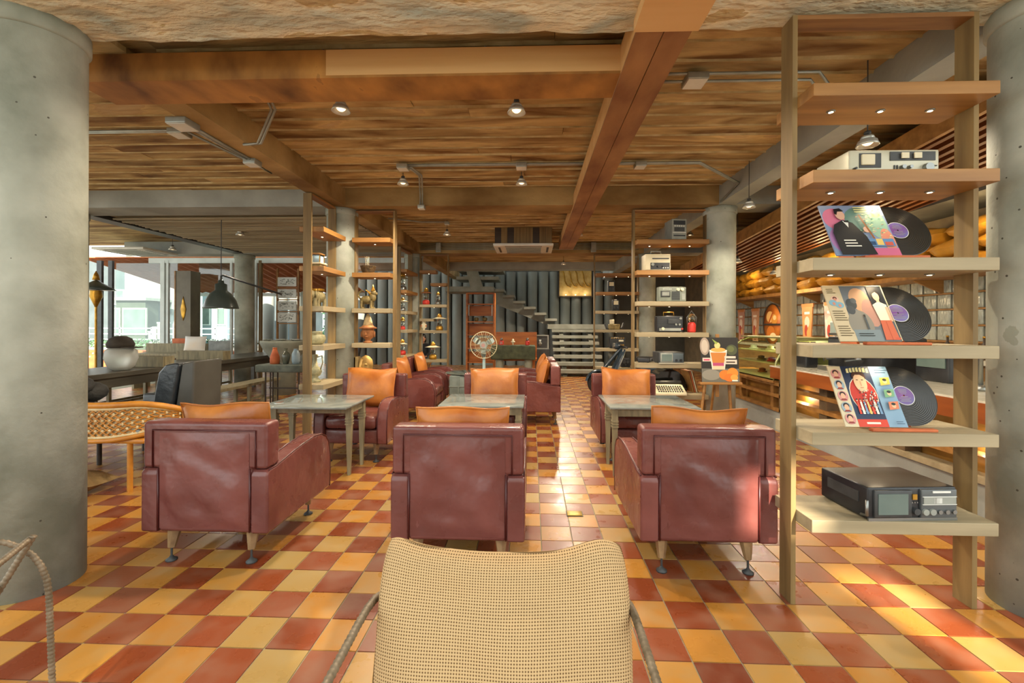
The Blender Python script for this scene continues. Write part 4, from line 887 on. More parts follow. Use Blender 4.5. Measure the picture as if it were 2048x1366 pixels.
M().lathe([(.115, .195), (.12, .21), (.085, .225), (.07, .24)], 22).obj('hat_brim', clay, t); M().lathe([(.07, .235), (.055, .29), (.04, .34), (.02, .385), (.012, .4)], 18).obj('hat_cone', mat('pale_clay', ['#a58a5c', '#cbb384'], .7, 20, .3), t)
k = M()
for s_ in (-1, 1): k.ball((s_*.09, .0, .12), .014, .02, .045, 8)
k.obj('ears', clay, t)
t = thing('mask_statue', 'ochre dancer mask statue on the lower statue shelf', 'statue', at(732, ZL[4], 6.0)); M().lathe([(.09, 0), (.1, .05), (.09, .12), (.1, .17), (.085, .24), (.05, .28), (.01, .3)], 18, sy=.75).obj('head', mat('ochre', ['#8a6a34', '#b99450'], .7, 12, .4), t); M().tube([(-.03, -.07, .25), (-.05, -.085, .15), (-.02, -.09, .1), (.02, -.09, .1)], .018, 8).ball((.03, -.08, .18), .022, .012, .014).obj('carving', MATS['ochre'], t)
M().rbox(-.19, -.1, -.02, .08, 0, .28, .01).obj('backing_block', mat('sandstone', ['#9a8350', '#b89c68'], .8, 9), t)
def elephant(loc, label, s_=1, rz=0):
    t = thing('elephant_statue', label, 'statue', loc, rz, 'elephant statues')
    em = mat('elephant_stone', ['#5f563c', '#8d825c', '#a39a74'], .7, 18, .3)
    k = M().ball((0, 0, .12*s_), .06*s_, .1*s_, .07*s_, 12).ball((0, -.105*s_, .14*s_), .045*s_, .045*s_, .05*s_, 10); k.obj('body', em, t)
    for sx in (-1, 1):
        for sy in (-1, 1): M().cyl((sx*.032*s_, sy*.055*s_, .1*s_), (sx*.032*s_, sy*.055*s_, 0), .02*s_, .022*s_, 8).obj('leg', em, t)
        M().ball((sx*.05*s_, -.085*s_, .145*s_), .012*s_, .03*s_, .04*s_, 8).obj('ear', em, t)
    M().tube([(0, -.14*s_, .13*s_), (0, -.165*s_, .08*s_), (0, -.16*s_, .03*s_)], .014*s_, 8).obj('trunk', em, t)
    M().rbox(-.045*s_, .045*s_, -.04*s_, .05*s_, .18*s_, .21*s_, .01).obj('saddle', gold, t)
elephant(at(627, ZL[2], 5.36), 'nearer stone elephant on the ewer shelf', 1.05, .2); elephant(at(637, ZL[2], 5.6), 'farther stone elephant on the ewer shelf', 1.15, -.2)
t = thing('wide_pot', 'pale speckled wide pot on the ewer shelf', 'pot', at(632, ZL[3], 5.45)); M().lathe([(.07, 0), (.1, .02), (.118, .07), (.105, .115), (.075, .13), (.07, .145), (.085, .16), (.075, .165), (.06, .14)], 24).obj('pot', stoneware, t); M().lathe([(.077, .128), (.08, .133), (.074, .138)], 24).obj('neck_band', bronze, t)
t = thing('ewer', 'tall pale ewer with handle on the lowest ewer shelf', 'ewer', at(630, ZL[4], 5.45))
M().lathe([(.075, 0), (.06, .03), (.035, .06), (.07, .09), (.085, .13), (.07, .17), (.035, .2), (.026, .26), (.026, .3), (.04, .33), (.042, .345), (.03, .34)], 22).obj('body', stoneware, t); M().tube([(.03, 0, .31), (.09, 0, .33), (.1, 0, .24), (.07, 0, .15)], .008, 8).obj('handle', stoneware, t); M().tube([(-.06, 0, .13), (-.1, 0, .2), (-.11, 0, .3)], .009, 8).obj('spout', stoneware, t)
t = thing('carriage_clock', 'glass sided carriage lantern on the ewer shelf', 'lantern', at(634, ZL[1], 5.45)); M().rbox(-.07, .07, -.07, .07, 0, .05, .01).obj('base', bronze, t); M().rbox(-.09, .09, -.09, .09, .05, .07, .008).obj('tray', cream, t); M().box(-.055, .055, -.055, .055, .07, .17).obj('glass_box', glass('clock_glass', '#c8d8d4', .1), t)
for a in (-.058, .058):
    for b in (-.058, .058): M().cyl((a, b, .07), (a, b, .18), .006, n=6).obj('corner_post', gold, t)
M().rbox(-.07, .07, -.07, .07, .17, .19, .008).obj('roof', honey_wood, t)

# pressure lanterns on the far shelves
def lantern(px, z, Y, label, disc, s_=1.0):
    t = thing('pressure_lantern', label, 'lantern', at(px, z, Y), 0, 'old pressure lanterns')
    M().lathe([(.06*s_, 0), (.065*s_, .03*s_), (.06*s_, .07*s_), (.02*s_, .09*s_)], 14).obj('tank', disc[1], t); M().lathe([(.035*s_, .1*s_), (.045*s_, .13*s_), (.04*s_, .19*s_), (.035*s_, .2*s_)], 12).obj('globe', glass('lantern_glass', '#d8d8c8', .1), t)
    M().lathe([(disc[2]*s_, .205*s_), (disc[2]*.5*s_, .225*s_), (.03*s_, .235*s_), (.001, .235*s_)], 20).obj('reflector', disc[0], t); M().lathe([(.04*s_, .23*s_), (.045*s_, .26*s_), (.02*s_, .29*s_), (.004, .3*s_)], 12).obj('hood', gold, t)
    k = M()
    for a in range(4): th = a*PI/2+.4; k.cyl((.048*s_*math.cos(th), .048*s_*math.sin(th), .07*s_), (.048*s_*math.cos(th), .048*s_*math.sin(th), .21*s_), .003, n=5)
    k.obj('cage', steel, t)
rd = (clay, red_m, .1); cr_ = (cream, gold, .14)
lantern(852, ZE[2], 9.72, 'lantern with rust red hood on the staggered shelf', rd, 1.25); lantern(879, ZE[4], 9.72, 'lantern with wide cream reflector on the staggered shelf', cr_, 1.25)
lantern(866, ZE[5], 9.72, 'lantern with wide cream reflector above the armchair cushion', cr_, 1.3); lantern(876, ZE[2], 9.75, 'slim pale lantern at the right of the staggered shelf', (cream, steel, .05), .95)
lantern(805, 1.66, 9.15, 'lantern on the lengthwise far shelf, with cream reflector', (cream, steel, .14), 1.0); lantern(805, 2.08, 9.1, 'lantern on the lengthwise far shelf, uppermost', (bronze, steel, .09), 1.3); lantern(805, 1.28, 9.2, 'lantern on the lengthwise far shelf, with rust red tank', (gold, red_m, .08), .9); lantern(805, .75, 9.2, 'lantern on the lengthwise far shelf, lowest', (cream, red_m, .1), 1.1)
t = thing('bust_statue', 'small glowing white bust on the staggered shelf', 'statue', at(848, ZE[4], 9.7)); M().lathe([(.03, 0), (.025, .03), (.02, .04), (.06, .07), (.065, .12), (.03, .16), (.045, .19), (.04, .23), (.01, .25)], 14, sy=.7).obj('bust', cream, t); M().ball((-.05, -.02, .1), .02).ball((.05, -.02, .1), .02).obj('shoulders', terracotta, t)

# ================================================================ stair hall at the back
stair_m = mat('stair_concrete', ['#77776a', '#95958a'], .8, 3, .2, bscale=30, bdist=.005)
t = thing('staircase', 'open concrete staircase turning left along the back wall', 'staircase', (0, 0, 0))
for i in range(7):
    y = 11.9+.28*i; M().box(.62, 1.98, y, y+.32, .18*(i+1)-.085, .18*(i+1)).obj('tread', stair_m, t)
for x in (.85, 1.72): M().prism([(11.98, 0), (12.2, 0), (13.9, 1.12), (13.9, 1.25), (13.6, 1.1)], x, x+.12, 'x').obj('stringer', stair_m, t)
M().box(.5, 2.3, 13.86, 15.1, 1.27, 1.42).obj('landing', stair_m, t)
for i in range(6):
    x = .78-.335*i; z = 1.60+.185*i
    M().box(x-.36, x+.02, 13.95, 15.0, z-.08, z).obj('tread', stair_m, t)
st_ = []
for i in range(6): x = .74-.335*i; z = 1.52+.185*i; st_ += [(x, z-.14), (x, z), (x-.3, z)]
st_ += [(-1.25, 2.44), (-1.25, 2.1), (.80, 1.27)]
M().prism(st_, 14.4, 14.55, 'y').obj('stringer', stair_m, t)
M().box(-2.75, -1.2, 13.9, 15.0, 2.44, 2.6).obj('landing', stair_m, t); M().box(-2.4, -1.05, 13.95, 14.9, 2.82, 2.92).obj('tread', stair_m, t); M().box(-2.35, -.9, 14.0, 14.9, 3.08, 3.18).obj('tread', stair_m, t)
M().prism([(-1.95, 2.6), (-1.55, 2.6), (-1.75, 3.2), (-2.1, 3.2)], 13.9, 14.05, 'y').obj('support_post', stair_m, t)
# wall hanging
a = py_(1119, 540, 15.05); b = py_(1183, 592, 15.05)
t = thing('wall_hanging', 'gold framed relief of curling bands lit from below, on the pipe wall', 'artwork', ((a.x+b.x)/2, 15.08, b.z)); W = b.x-a.x; H = a.z-b.z+.12
M().box(-W/2, W/2, 0, .03, 0, H).obj('panel', mat('gilt_cloth', ['#b08a3c', '#d9bd78'], .55, 5), t)
k = M(); k.box(-W/2-.04, -W/2, -.02, .05, -.04, H+.04); k.box(W/2, W/2+.04, -.02, .05, -.04, H+.04); k.box(-W/2, W/2, -.02, .05, -.04, 0); k.box(-W/2, W/2, -.02, .05, H, H+.04); k.obj('frame', dark_wood, t)
for i in range(4):
    x = -W*.36+i*W*.2; M().tube([(x-.1, -.01, H), (x, -.02, H*.75), (x+.03, -.03, H*.5), (x+.12, -.02, H*.34), (x+.22, -.02, H*.3), (x+.24, -.02, H*.4), (x+.18, -.02, H*.42)], .022, 8).obj('relief_band', gold, t)
for i in range(3): x = -W*.3+i*W*.3; M().cyl((x, -.03, .02), (x, -.03, .05), .025, n=10).obj('uplight', lens_glow, t); lamp('uplight_lamp', (t.location.x+x, 14.9, t.location.z+.1), 1.5, size=.03)
# orange wood cabinet
orange_wood = mat('orange_wood', ['#8e4a16', '#c07026', '#d8963e'], .45, 3.5, .1, stretch=(.4, 3, 3), detail=8)
t = thing('tall_cabinet', 'tall orange wood open cabinet below the stairs', 'cabinet', (py_(962, 650, 11.3).x, 11.3, 0)); hw = .345
for s_ in (-1, 1): M().box(s_*hw-.02, s_*hw+.02, -.15, .15, .0, 2.2).obj('side_panel', orange_wood, t)
for z in (.42, .78, 1.12, 1.45, 1.9, 2.18): M().box(-hw+.02, hw-.02, -.15, .15, z, z+.025).obj('shelf', orange_wood, t)
for z0, z1 in ((.445, .7), (.805, 1.05), (1.145, 1.42), (1.62, 1.88)): M().box(-hw+.03, hw-.03, .09, .12, z0, z1).obj('back_panel', orange_wood, t)
for sx in (-1, 1): M().box(sx*(hw-.05)-.01, sx*(hw-.05)+.01, -.14, -.13, 1.62, 1.9).obj('bracket', steel, t)
for i in range(2): o = M().lathe([(.03, 0), (.06, .03), (.065, .08), (.04, .1)], 14).obj('small_pot', bronze, None, (t.location.x-.12+i*.22, 11.28, 1.477)); tag(o, ['left', 'right'][i]+' round bronze pot inside the tall orange cabinet', 'pot', 'pots in the orange cabinet')
t = thing('sideboard', 'orange wood sideboard back panel behind the stone trough', 'sideboard', (py_(1028, 650, 11.2).x+.06, 11.2, 0)); M().box(-.52, .52, 0, .04, .5, 1.21).obj('back_board', orange_wood, t); M().box(-.52, .52, -.3, 0, .5, .56).obj('worktop', orange_wood, t)
for q in (-.48, .4): M().box(q, q+.08, -.28, -.2, 0, .5).obj('leg', orange_wood, t)
mossy = mat('mossy_stone', ['#33382a', '#4f553e', '#62684e'], .9, 9, .6, bscale=14, bdist=.03)
t = thing('stone_trough', 'long mossy stone counter block with canisters on it', 'stone counter', (py_(1028, 700, 10.7).x, 10.7, 0)); M().rbox(-.55, .52, -.2, .2, .56, .90, .04, fn=lambda p: p+Vector((0, .01*math.sin(p.x*19), .012*math.sin(p.x*11+p.y*7)))).obj('block', mossy, t); M().cyl((-.35, 0, 0), (-.35, 0, .58), .1, n=12).obj('support', concrete, t); M().cyl((.35, 0, 0), (.35, 0, .58), .1, n=12).obj('support', concrete, t)
for px, m_, lab in ((1003, red_m, 'red and silver canister marked N on the stone counter'), (1055, red_m, 'red and silver canister at the right of the stone counter')):
    p = py_(px, 690, 10.62); t = thing('canister', lab, 'canister', (p.x, 10.62, .905), 0, 'red canisters'); M().lathe([(.05, 0), (.052, .01), (.052, .09), (.048, .1)], 16).obj('body', m_, t); M().lathe([(.03, .1), (.03, .15), (.022, .17)], 14).obj('lid', steel, t)
    if 'marked' in lab: k = M(); k.box(-.022, -.012, -.054, -.051, .02, .085).box(.012, .022, -.054, -.051, .02, .085).add([(-.022, -.054, .085), (-.010, -.054, .085), (.022, -.054, .02), (.010, -.054, .02)], [(3, 2, 1, 0), (0, 1, 2, 3)]); k.obj('letter_n', white, t)
p = py_(1026, 690, 10.62); t = thing('tea_light_holder', 'small pale footed burner between the two red canisters', 'burner', (p.x, 10.62, .905)); M().lathe([(.02, 0), (.012, .03), (.03, .06), (.055, .075), (.05, .085), (.025, .1), (.028, .13), (.012, .145)], 16).obj('body', cream, t)
p = py_(1100, 694, 12.2); t = thing('framed_photo', 'framed dark photograph leaning under the stairs', 'picture', (p.x-.28, 11.75, .78)); M().box(-.2, .2, 0, .02, 0, .32).obj('photo', charcoal, t); k = M(); k.box(-.23, -.19, -.01, .025, -.03, .35).box(.19, .23, -.01, .025, -.03, .35).box(-.19, .19, -.01, .025, -.03, 0).box(-.19, .19, -.01, .025, .32, .35); k.obj('frame', greyp, t); M().lathe([(.03, 0), (.05, .06), (.02, .1), (.03, .16)], 8, (0, -.004, .06), sy=.05).obj('print', greyp, t); M().box(-.25, .25, -.05, .3, -.78, -.03).obj('plinth', charcoal, t)
# seated person behind the far lantern shelf
t = thing('person', 'person with dark hair in a black jacket sitting behind the lantern shelf', 'person', (py_(845, 690, 12.0).x, 12.0, 0))
def skin_body(name, verts, edges, m_, parent):
    me = bpy.data.meshes.new(name); me.from_pydata([v[:3] for v in verts], edges, []); me.materials.append(m_); o = bpy.data.objects.new(name, me); COL.objects.link(o); o.parent = parent
    sk = o.modifiers.new('skin', 'SKIN'); 
    if not me.skin_vertices: me.skin_vertices.new()
    for i, v in enumerate(verts): me.skin_vertices[0].data[i].radius = (v[3], v[4] if len(v) > 4 else v[3])
    me.skin_vertices[0].data[0].use_root = True; sb = o.modifiers.new('sub', 'SUBSURF'); sb.levels = 1; sb.render_levels = 1
    for p_ in me.polygons: p_.use_smooth = True
    return o
cloth = mat('black_cloth', ['#17181a', '#262729'], .8, 12); skin = mat('skin', ['#a8765a', '#bb8a6c'], .5, 9); hair = mat('hair', ['#0f0d0c', '#1c1814'], .4, 20)
V = [(0, .1, .46, .14, .11), (0, .08, .62, .14, .1), (0, .05, .80, .16, .1), (0, .04, .88, .07), (-.18, .05, .83, .055), (-.21, -.02, .62, .045), (-.16, -.2, .55, .038), (.18, .05, .83, .055), (.21, -.02, .62, .045), (.16, -.2, .55, .038), (-.09, -.05, .46, .08), (-.1, -.34, .46, .065), (-.1, -.36, .06, .045), (.09, -.05, .46, .08), (.1, -.34, .46, .065), (.1, -.36, .06, .045)]
Eg = [(0, 1), (1, 2), (2, 3), (2, 4), (4, 5), (5, 6), (2, 7), (7, 8), (8, 9), (0, 10), (10, 11), (11, 12), (0, 13), (13, 14), (14, 15)]
skin_body('body', V, Eg, cloth, t)
k = M(); k.ball((0, 0, 1.01), .078, .09, .115, 18).ball((0, -.09, 1.0), .012, .016, .018, 8).cyl((0, .03, .86), (0, .015, .95), .045, n=12).ball((-.08, .01, 1.0), .012, .02, .03, 8).ball((.08, .01, 1.0), .012, .02, .03, 8); k.ball((0, -.084, .955), .026, .008, .007, 8, 0); hd = k.obj('head', skin, t)
k = M(); k.ball((-.03, -.083, 1.02), .011, .007, .006, 8).ball((.03, -.083, 1.02), .011, .007, .006, 8); k.obj('eyes', dark, hd)
M().ball((0, .02, 1.05), .09, .095, .095, 18).ball((-.06, .05, .98), .04, .06, .09, 10).ball((.06, .05, .98), .04, .06, .09, 10).obj('hair', hair, t)
for s_ in (-1, 1):
    k = M().ball((s_*.15, -.235, .54), .035, .045, .018, 10)
    for f in range(4): k.tube([(s_*.15-.022+f*.015, -.26, .545), (s_*.15-.024+f*.016, -.30, .54), (s_*.15-.022+f*.015, -.325-.006*(f in (1, 2)), .522)], .0085, 6)
    k.tube([(s_*.125, -.225, .545), (s_*.105, -.255, .54), (s_*.1, -.28, .53)], .0095, 6); k.obj('hand', skin, t)
t2 = thing('stool', 'low wooden stool under the seated person', 'stool', tuple(t.location)); M().rbox(-.2, .2, -.1, .26, .30, .355, .015).obj('seat', honey_wood, t2)
for a in (-.16, .16):
    for b in (-.06, .22): M().cyl((a, b, 0), (a, b, .31), .02, n=8).obj('leg', honey_wood, t2)
# scooter (facing left)
sc_m = mat('scooter_paint', ['#1f2a33', '#2f3b44'], .2, 3)
sx0 = py_(1197, 745, 9.0).x
t = thing('scooter', 'dark blue vintage scooter parked in front of the far shelf', 'scooter', (sx0, 8.95, 0))
for x in (0, 1.15):
    wv = M(); wv.tube([(x+.19*math.cos(a*PI/16), 0, .23+.19*math.sin(a*PI/16)) for a in range(32)], .045, 10, True); w_ = wv.obj('wheel', black, t); M().cyl((x, -.02, .23), (x, .02, .23), .14, n=18).obj('hub', steel, w_)
k = M(); vs_ = []; n = 12
for j, y in enumerate((-.09, -.05, 0, .05, .09)):
    rr = .27 if abs(y) < .06 else .24
    for i in range(n+1): a = PI*(.05+.9*i/n); vs_.append((rr*math.cos(a), y, .23+rr*math.sin(a)*1.0))
k.add(vs_, [(j*(n+1)+i, j*(n+1)+i+1, (j+1)*(n+1)+i+1, (j+1)*(n+1)+i) for j in range(4) for i in range(n)], 0, True); k.obj('fender', sc_m, t)
M().cyl((.02, 0, .42), (.44, 0, .93), .035, n=12).obj('steering_column', sc_m, t)
k = M(); vs_ = []; P_ = [(.17, .28, .10), (.22, .42, .2), (.3, .6, .24), (.38, .78, .22), (.44, .9, .1)]
for x, z, hw in P_:
    for q in (-1, -.6, 0, .6, 1): vs_.append((x+.07*abs(q)**2, q*hw, z))
k.add(vs_, [(j*5+i, j*5+i+1, (j+1)*5+i+1, (j+1)*5+i) for j in range(4) for i in range(4)], 0, True); ls = k.obj('leg_shield', sc_m, t); so_ = ls.modifiers.new('s', 'SOLIDIFY'); so_.thickness = .012
M().tube([(x+.07, -hw, z) for x, z, hw in P_]+[(x+.07, hw, z) for x, z, hw in P_[::-1]], .009, 6).obj('shield_trim', steel, ls)
M().tube([(.5, -.3, .95), (.46, -.12, .97), (.42, 0, .97), (.46, .12, .97), (.5, .3, .95)], .018, 8).obj('handlebar', black, t); M().ball((.36, 0, .97), .08, .07, .07, 14).obj('headset', sc_m, t); M().cyl((.28, 0, .975), (.33, 0, .975), .055, n=16).obj('headlight', steel, t)
M().rbox(.25, .85, -.16, .16, .24, .29, .02).obj('floorboard', sc_m, t); M().rbox(.75, 1.45, -.2, .2, .28, .66, .12).obj('rear_cowl', sc_m, t); M().rbox(.75, 1.4, -.13, .13, .66, .76, .04).obj('seat', black, t); M().cyl((.6, -.18, 0), (.62, -.1, .25), .012, n=6).obj('kick_stand', steel, t)
# framed drink poster on an easel
t = thing('easel', 'honey wood easel carrying the drink poster', 'easel', (py_(1440, 770, 5.5).x, 5.5, 0)); b_x = -.08
M().rbox(-.25, .25, -.05, .03, .665, .695, .006).obj('ledge', honey_wood, t); M().box(-.02, .02, .075, .1, .5, 1.28).obj('centre_post', honey_wood, t)
M().cyl((-.27, -.0, 0), (-.10, .085, 1.0), .018, n=6).obj('leg', honey_wood, t); M().cyl((.16, .0, 0), (.12, .085, 1.0), .018, n=6).obj('leg', honey_wood, t); M().cyl((0, .34, 0), (0, .095, .95), .016, n=6).obj('rear_leg', honey_wood, t)
ps = thing('drink_poster', 'dark poster of an orange layered drink with fruit, on the easel', 'poster', (t.location.x, 5.475, .697)); ps.rotation_euler = (math.radians(-6), 0, 0)
M().box(-.225, .225, 0, .012, 0, .545).obj('board', charcoal, ps)
S_ = [('#2c2823', rect(0, 0, 1, 1)), ('#6a685e', rect(0, 0, 1, .3)), ('#8a867a', ell(.25, .16, .25, .12)), ('#9a8a7c', ell(.1, .8, .13, .2)), ('#b8aa9a', ell(.1, .8, .09, .15)), ('#4d5238', ell(.82, .72, .15, .12)), ('#62683f', ell(.8, .74, .09, .07)), ('#d9d4c8', [(.28, .28), (.62, .28), (.7, .72), (.22, .72)]), ('#c07a38', [(.3, .42), (.6, .42), (.67, .66), (.25, .66)]), ('#b04a70', [(.3, .36), (.6, .36), (.6, .43), (.3, .43)]), ('#e8c4a0', [(.3, .28), (.61, .28), (.6, .36), (.3, .36)]), ('#e0a050', ell(.46, .72, .2, .05)), ('#d8c080', ell(.44, .82, .08, .07)), ('#8a9a4a', [(.4, .84), (.3, .97), (.46, .88)]), ('#d87a2c', ell(.62, .16, .16, .11)), ('#e08a34', ell(.82, .2, .15, .12)), ('#d8742a', ell(.74, .1, .15, .09)), ('#e8a04a', ell(.86, .1, .1, .07)), ('#d8c8b8', rect(.62, .4, .95, .5)), ('#d8c8b8', rect(.62, .53, .92, .58)), ('#4a3c30', rect(.66, .43, .9, .46)), ('#d8c0b0', rect(.03, .46, .26, .54)), ('#c83c6a', rect(.06, .48, .22, .51)), ('#e8e4d8', rect(.8, .02, .95, .05))]
flat(ps, 'poster_print', S_, .45, .545, .0)

# ================================================================ bar on the right
bar_front = mat('bar_front', ['#7a5a34', '#a07c4c'], .6, 5, .2, stretch=(3, .6, 3))
amber = mat('amber_lining', ['#9a6a24', '#c08a3a'], .6, 6)
redwood = mat('redwood', ['#7a3c14', '#96501f'], .4, 4, stretch=(3, .4, 3))
t = thing('bar_counter', 'bar counter with concrete plinth, slatted front and red brown edge', 'counter', (3.23, 0, 0))
M().box(0, .9, 2.6, 5.75, 0, .27).obj('plinth', concrete_blue, t); M().box(0, .9, 5.76, 8.4, 0, .27).obj('plinth', concrete_blue, t)
M().box(-.16, 1.0, 2.6, 5.80, .72, .86).obj('edge_band', redwood, t); M().box(-.15, .98, 2.62, 5.83, .86, .875).obj('worktop', mat('quartz', ['#b9b3a0', '#cdc8b8'], .12, 20), t)
for y in (2.9, 3.9, 4.9, 5.7): M().box(-.03, .10, y, y+.13, .27, .72).obj('post', mat('bark_wood', ['#4a3a28', '#6f5a3e'], .7, 8, .3), t)
for z in (.27, .42, .57): M().box(-.05, .08, 2.6, 5.75, z, z+.045).obj('rail', grey_wood if z < .3 else honey_wood, t)
for z in (.27, .45, .6): M().box(-.03, .06, 5.8, 8.4, z, z+.04).obj('rail', honey_wood, t)
M().box(.12, .9, 2.6, 5.8, .27, .72).obj('lining', amber, t); M().box(.12, .9, 5.88, 8.4, .27, .62).obj('lining', amber, t)
for y in (6.0, 6.9, 7.8): M().box(-.01, .06, y, y+.07, .27, .66).obj('post', honey_wood, t)
for y in (3.3, 4.4, 5.45):
    for z in (.41, .55, .69): M().cyl((.09, y, z-.012), (.09, y, z), .014, n=8).obj('spot_lamp', spot_glow, t)
    lamp('bar_front_light', (3.30, y, .52), 2.5, size=.02)
# curved glass cake display
t = thing('cake_display', 'curved glass cake display case on the bar', 'display case', (3.2, 5.95, .66))
prof = [(.0, .0), (.0, .1), (.03, .25), (.10, .39), (.2, .49), (.32, .54), (.8, .55)]
k = M(); vs_ = [(x, y, z) for y in (0, 1.35) for x, z in prof]; n = len(prof)
k.add(vs_, [(i, i+1, n+i+1, n+i) for i in range(n-1)], 0, True); k.obj('curved_glass', case_glass, t)
for y in (0, 1.35): M().tube([(x, y, z) for x, z in prof], .014, 8).obj('end_frame', mat('olive_steel', ['#8a8a5c', '#a3a372'], .3, 6, metal=.6), t)
M().add([(x, 0, z) for x, z in prof]+[(.8, 0, 0)], [tuple(range(n+1))]).obj('end_glass', case_glass, t)
for z in (.02, .2, .36): M().box(.1 if z > .1 else .0, .78, .02, 1.33, z, z+.012).obj('glass_shelf', mat('case_shelf', ['#a8a678', '#bcb98c'], .2, 4), t)
M().box(.78, .82, 0, 1.35, 0, .55).obj('back_panel', mat('case_back', ['#b0ac7a'], .4), t); M().box(-.02, .82, -.02, 1.37, -.03, .0).obj('base_rail', honey_wood, t); M().box(.2, .82, 0, 1.35, .55, .57).obj('top_panel', MATS['olive_steel'], t)
k = lamp('case_light', (3.75, 6.6, 1.17), 7, (1, .92, .6), .05)
cak = [cream, terracotta, gold, white, red_m]
for i in range(9):
    z = (.032, .212, .372)[i % 3]; o = M().lathe([(.06, 0), (.065, .012), (.06, .015), (.045, .017), (.045, .05), (.02, .06)], 12).obj('cake', cak[i % 5], None, (3.5+.05*(i % 2), 6.05+i*.13, .66+z)); tag(o, 'iced cake on the %s display case shelf, %s from the near end' % (['lowest', 'middle', 'upper'][i % 3], ORD[i//3]), 'cake', 'cakes in the display')
# machines on the bar
def machine(name, label, cat, x0, x1, y0, y1, z0, z1, m_, extra):
    t = thing(name, label, cat, ((x0+x1)/2, (y0+y1)/2, z0)); M().rbox(x0-t.location.x, x1-t.location.x, y0-t.location.y, y1-t.location.y, 0, z1-z0, .015).obj('body', m_, t); extra(t, (x1-x0)/2, (y1-y0)/2, z1-z0); return t
def ex1(t, a, b, h):
    for i in range(4): M().box(-a-.006, -a, -b+.03+i*b*.48, -b+.03+i*b*.48+b*.42, h*.2, h*.9).obj('glass_panel', mat('cool_panel', ['#8d9a94', '#a4b0a8'], .2, 5), t)
    M().box(-a-.01, a, -b, b, 0, .03).obj('base_tray', steel, t)
machine('cup_warmer', 'pale blue grey cup warmer cabinet on the bar', 'cabinet', 3.75, 4.15, 5.0, 5.7, 1.27, 1.45, white, ex1)
def ex2(t, a, b, h):
    M().box(-a-.01, -a, -b+.02, b-.02, h*.5, h*.92).obj('front_panel', charcoal, t); M().box(-a-.12, -a, -b, b, 0, .05).obj('drip_tray', steel, t)
    for q in (-.18, .12): M().cyl((-a-.06, q, h*.4), (-a-.06, q, h*.52), .035, n=12).cyl((-a-.06, q, h*.4), (-a-.2, q, h*.36), .012, n=6).obj('group_head', steel, t)
    M().tube([(-a-.03, b-.05, h*.6), (-a-.08, b-.04, h*.4), (-a-.06, b-.03, .1)], .007, 6).obj('steam_wand', steel, t)
machine('espresso_machine', 'black and steel espresso machine on the bar', 'coffee machine', 3.5, 3.95, 4.55, 5.35, .876, 1.265, black, ex2)
def ex3(t, a, b, h): M().cyl((0, 0, h), (0, 0, h+.14), .07, .1, 14).obj('hopper', glass('hopper', '#8a7a60', .1), t)
machine('coffee_grinder', 'black coffee grinder at the end of the bar', 'grinder', 3.35, 3.5, 5.52, 5.75, .876, 1.05, black, ex3)
machine('till', 'dark cash till monitor behind the lowest record', 'till', 3.7, 4.0, 4.05, 4.4, .876, 1.2, black, lambda t, a, b, h: M().box(-a-.01, -a, -b+.03, b-.03, h*.4, h*.9).obj('screen', screen_m, t))
t = thing('tap', 'curved steel tap on the pale worktop', 'tap', (3.55, 3.62, .876)); M().tube([(0, 0, 0), (0, 0, .28), (0, -.05, .33), (0, -.12, .32), (0, -.14, .26)], .014, 8).obj('spout', steel, t); M().lathe([(.04, 0), (.04, .02), (.02, .05)], 14).obj('base', steel, t); M().cyl((.05, 0, 0), (.05, 0, .2), .012, n=8).obj('lever', steel, t)
for i in range(8):
    o = thing('bottle', 'small %s bottle on the back bar behind the lowest record, %s from the near end' % (['red', 'dark', 'amber'][i % 3], ORD[i]), 'bottle', (4.85, 4.35+i*.14, 1.03), 0, 'bottles on the back bar'); M().lathe([(.03, 0), (.032, .01), (.032, .14), (.012, .18), (.012, .23)], 10).obj('glass_body', [red_m, dark_wood, amber][i % 3], o); M().lathe([(.014, .23), (.014, .25)], 8).obj('cap', gold, o)
bb = thing('back_bar', 'low wooden back bar cabinet along the right wall', 'cabinet', (5.0, 0, 0)); M().box(-.3, .25, 2.6, 12, 0, .98).obj('carcass', bar_front, bb); M().box(-.34, .28, 2.6, 12, .98, 1.03).obj('worktop', MATS['quartz'], bb)
# glass block window band
gb = mat('glass_block', ['#8f9288', '#b4b7aa', '#cfd2c6'], .1, 7, .5, stretch=(1, 2.5, .8), bscale=9, bdist=.02, distort=2, rand=.1)
wd = struct(M().box(5.27, 5.3, 3.0, 12.2, 1.05, 2.0).obj('window_1', honey_wood)); wd['label'] = 'glass block window band behind the bar'
bmesh_ = M().rbox(-.04, .0, -.088, .088, -.088, .088, .008).mesh('glass_block', gb)
for i in range(44):
    for j in range(4):
        o = bpy.data.objects.new('glass_block', bmesh_); COL.objects.link(o); o.parent = wd; o.location = (5.27, 3.2+i*.2, 1.90-j*.2)
for j in range(5): M().box(5.225, 5.27, 3.0, 12.2, 1.99-j*.2, 2.01-j*.2).obj('window_bar', honey_wood, wd)
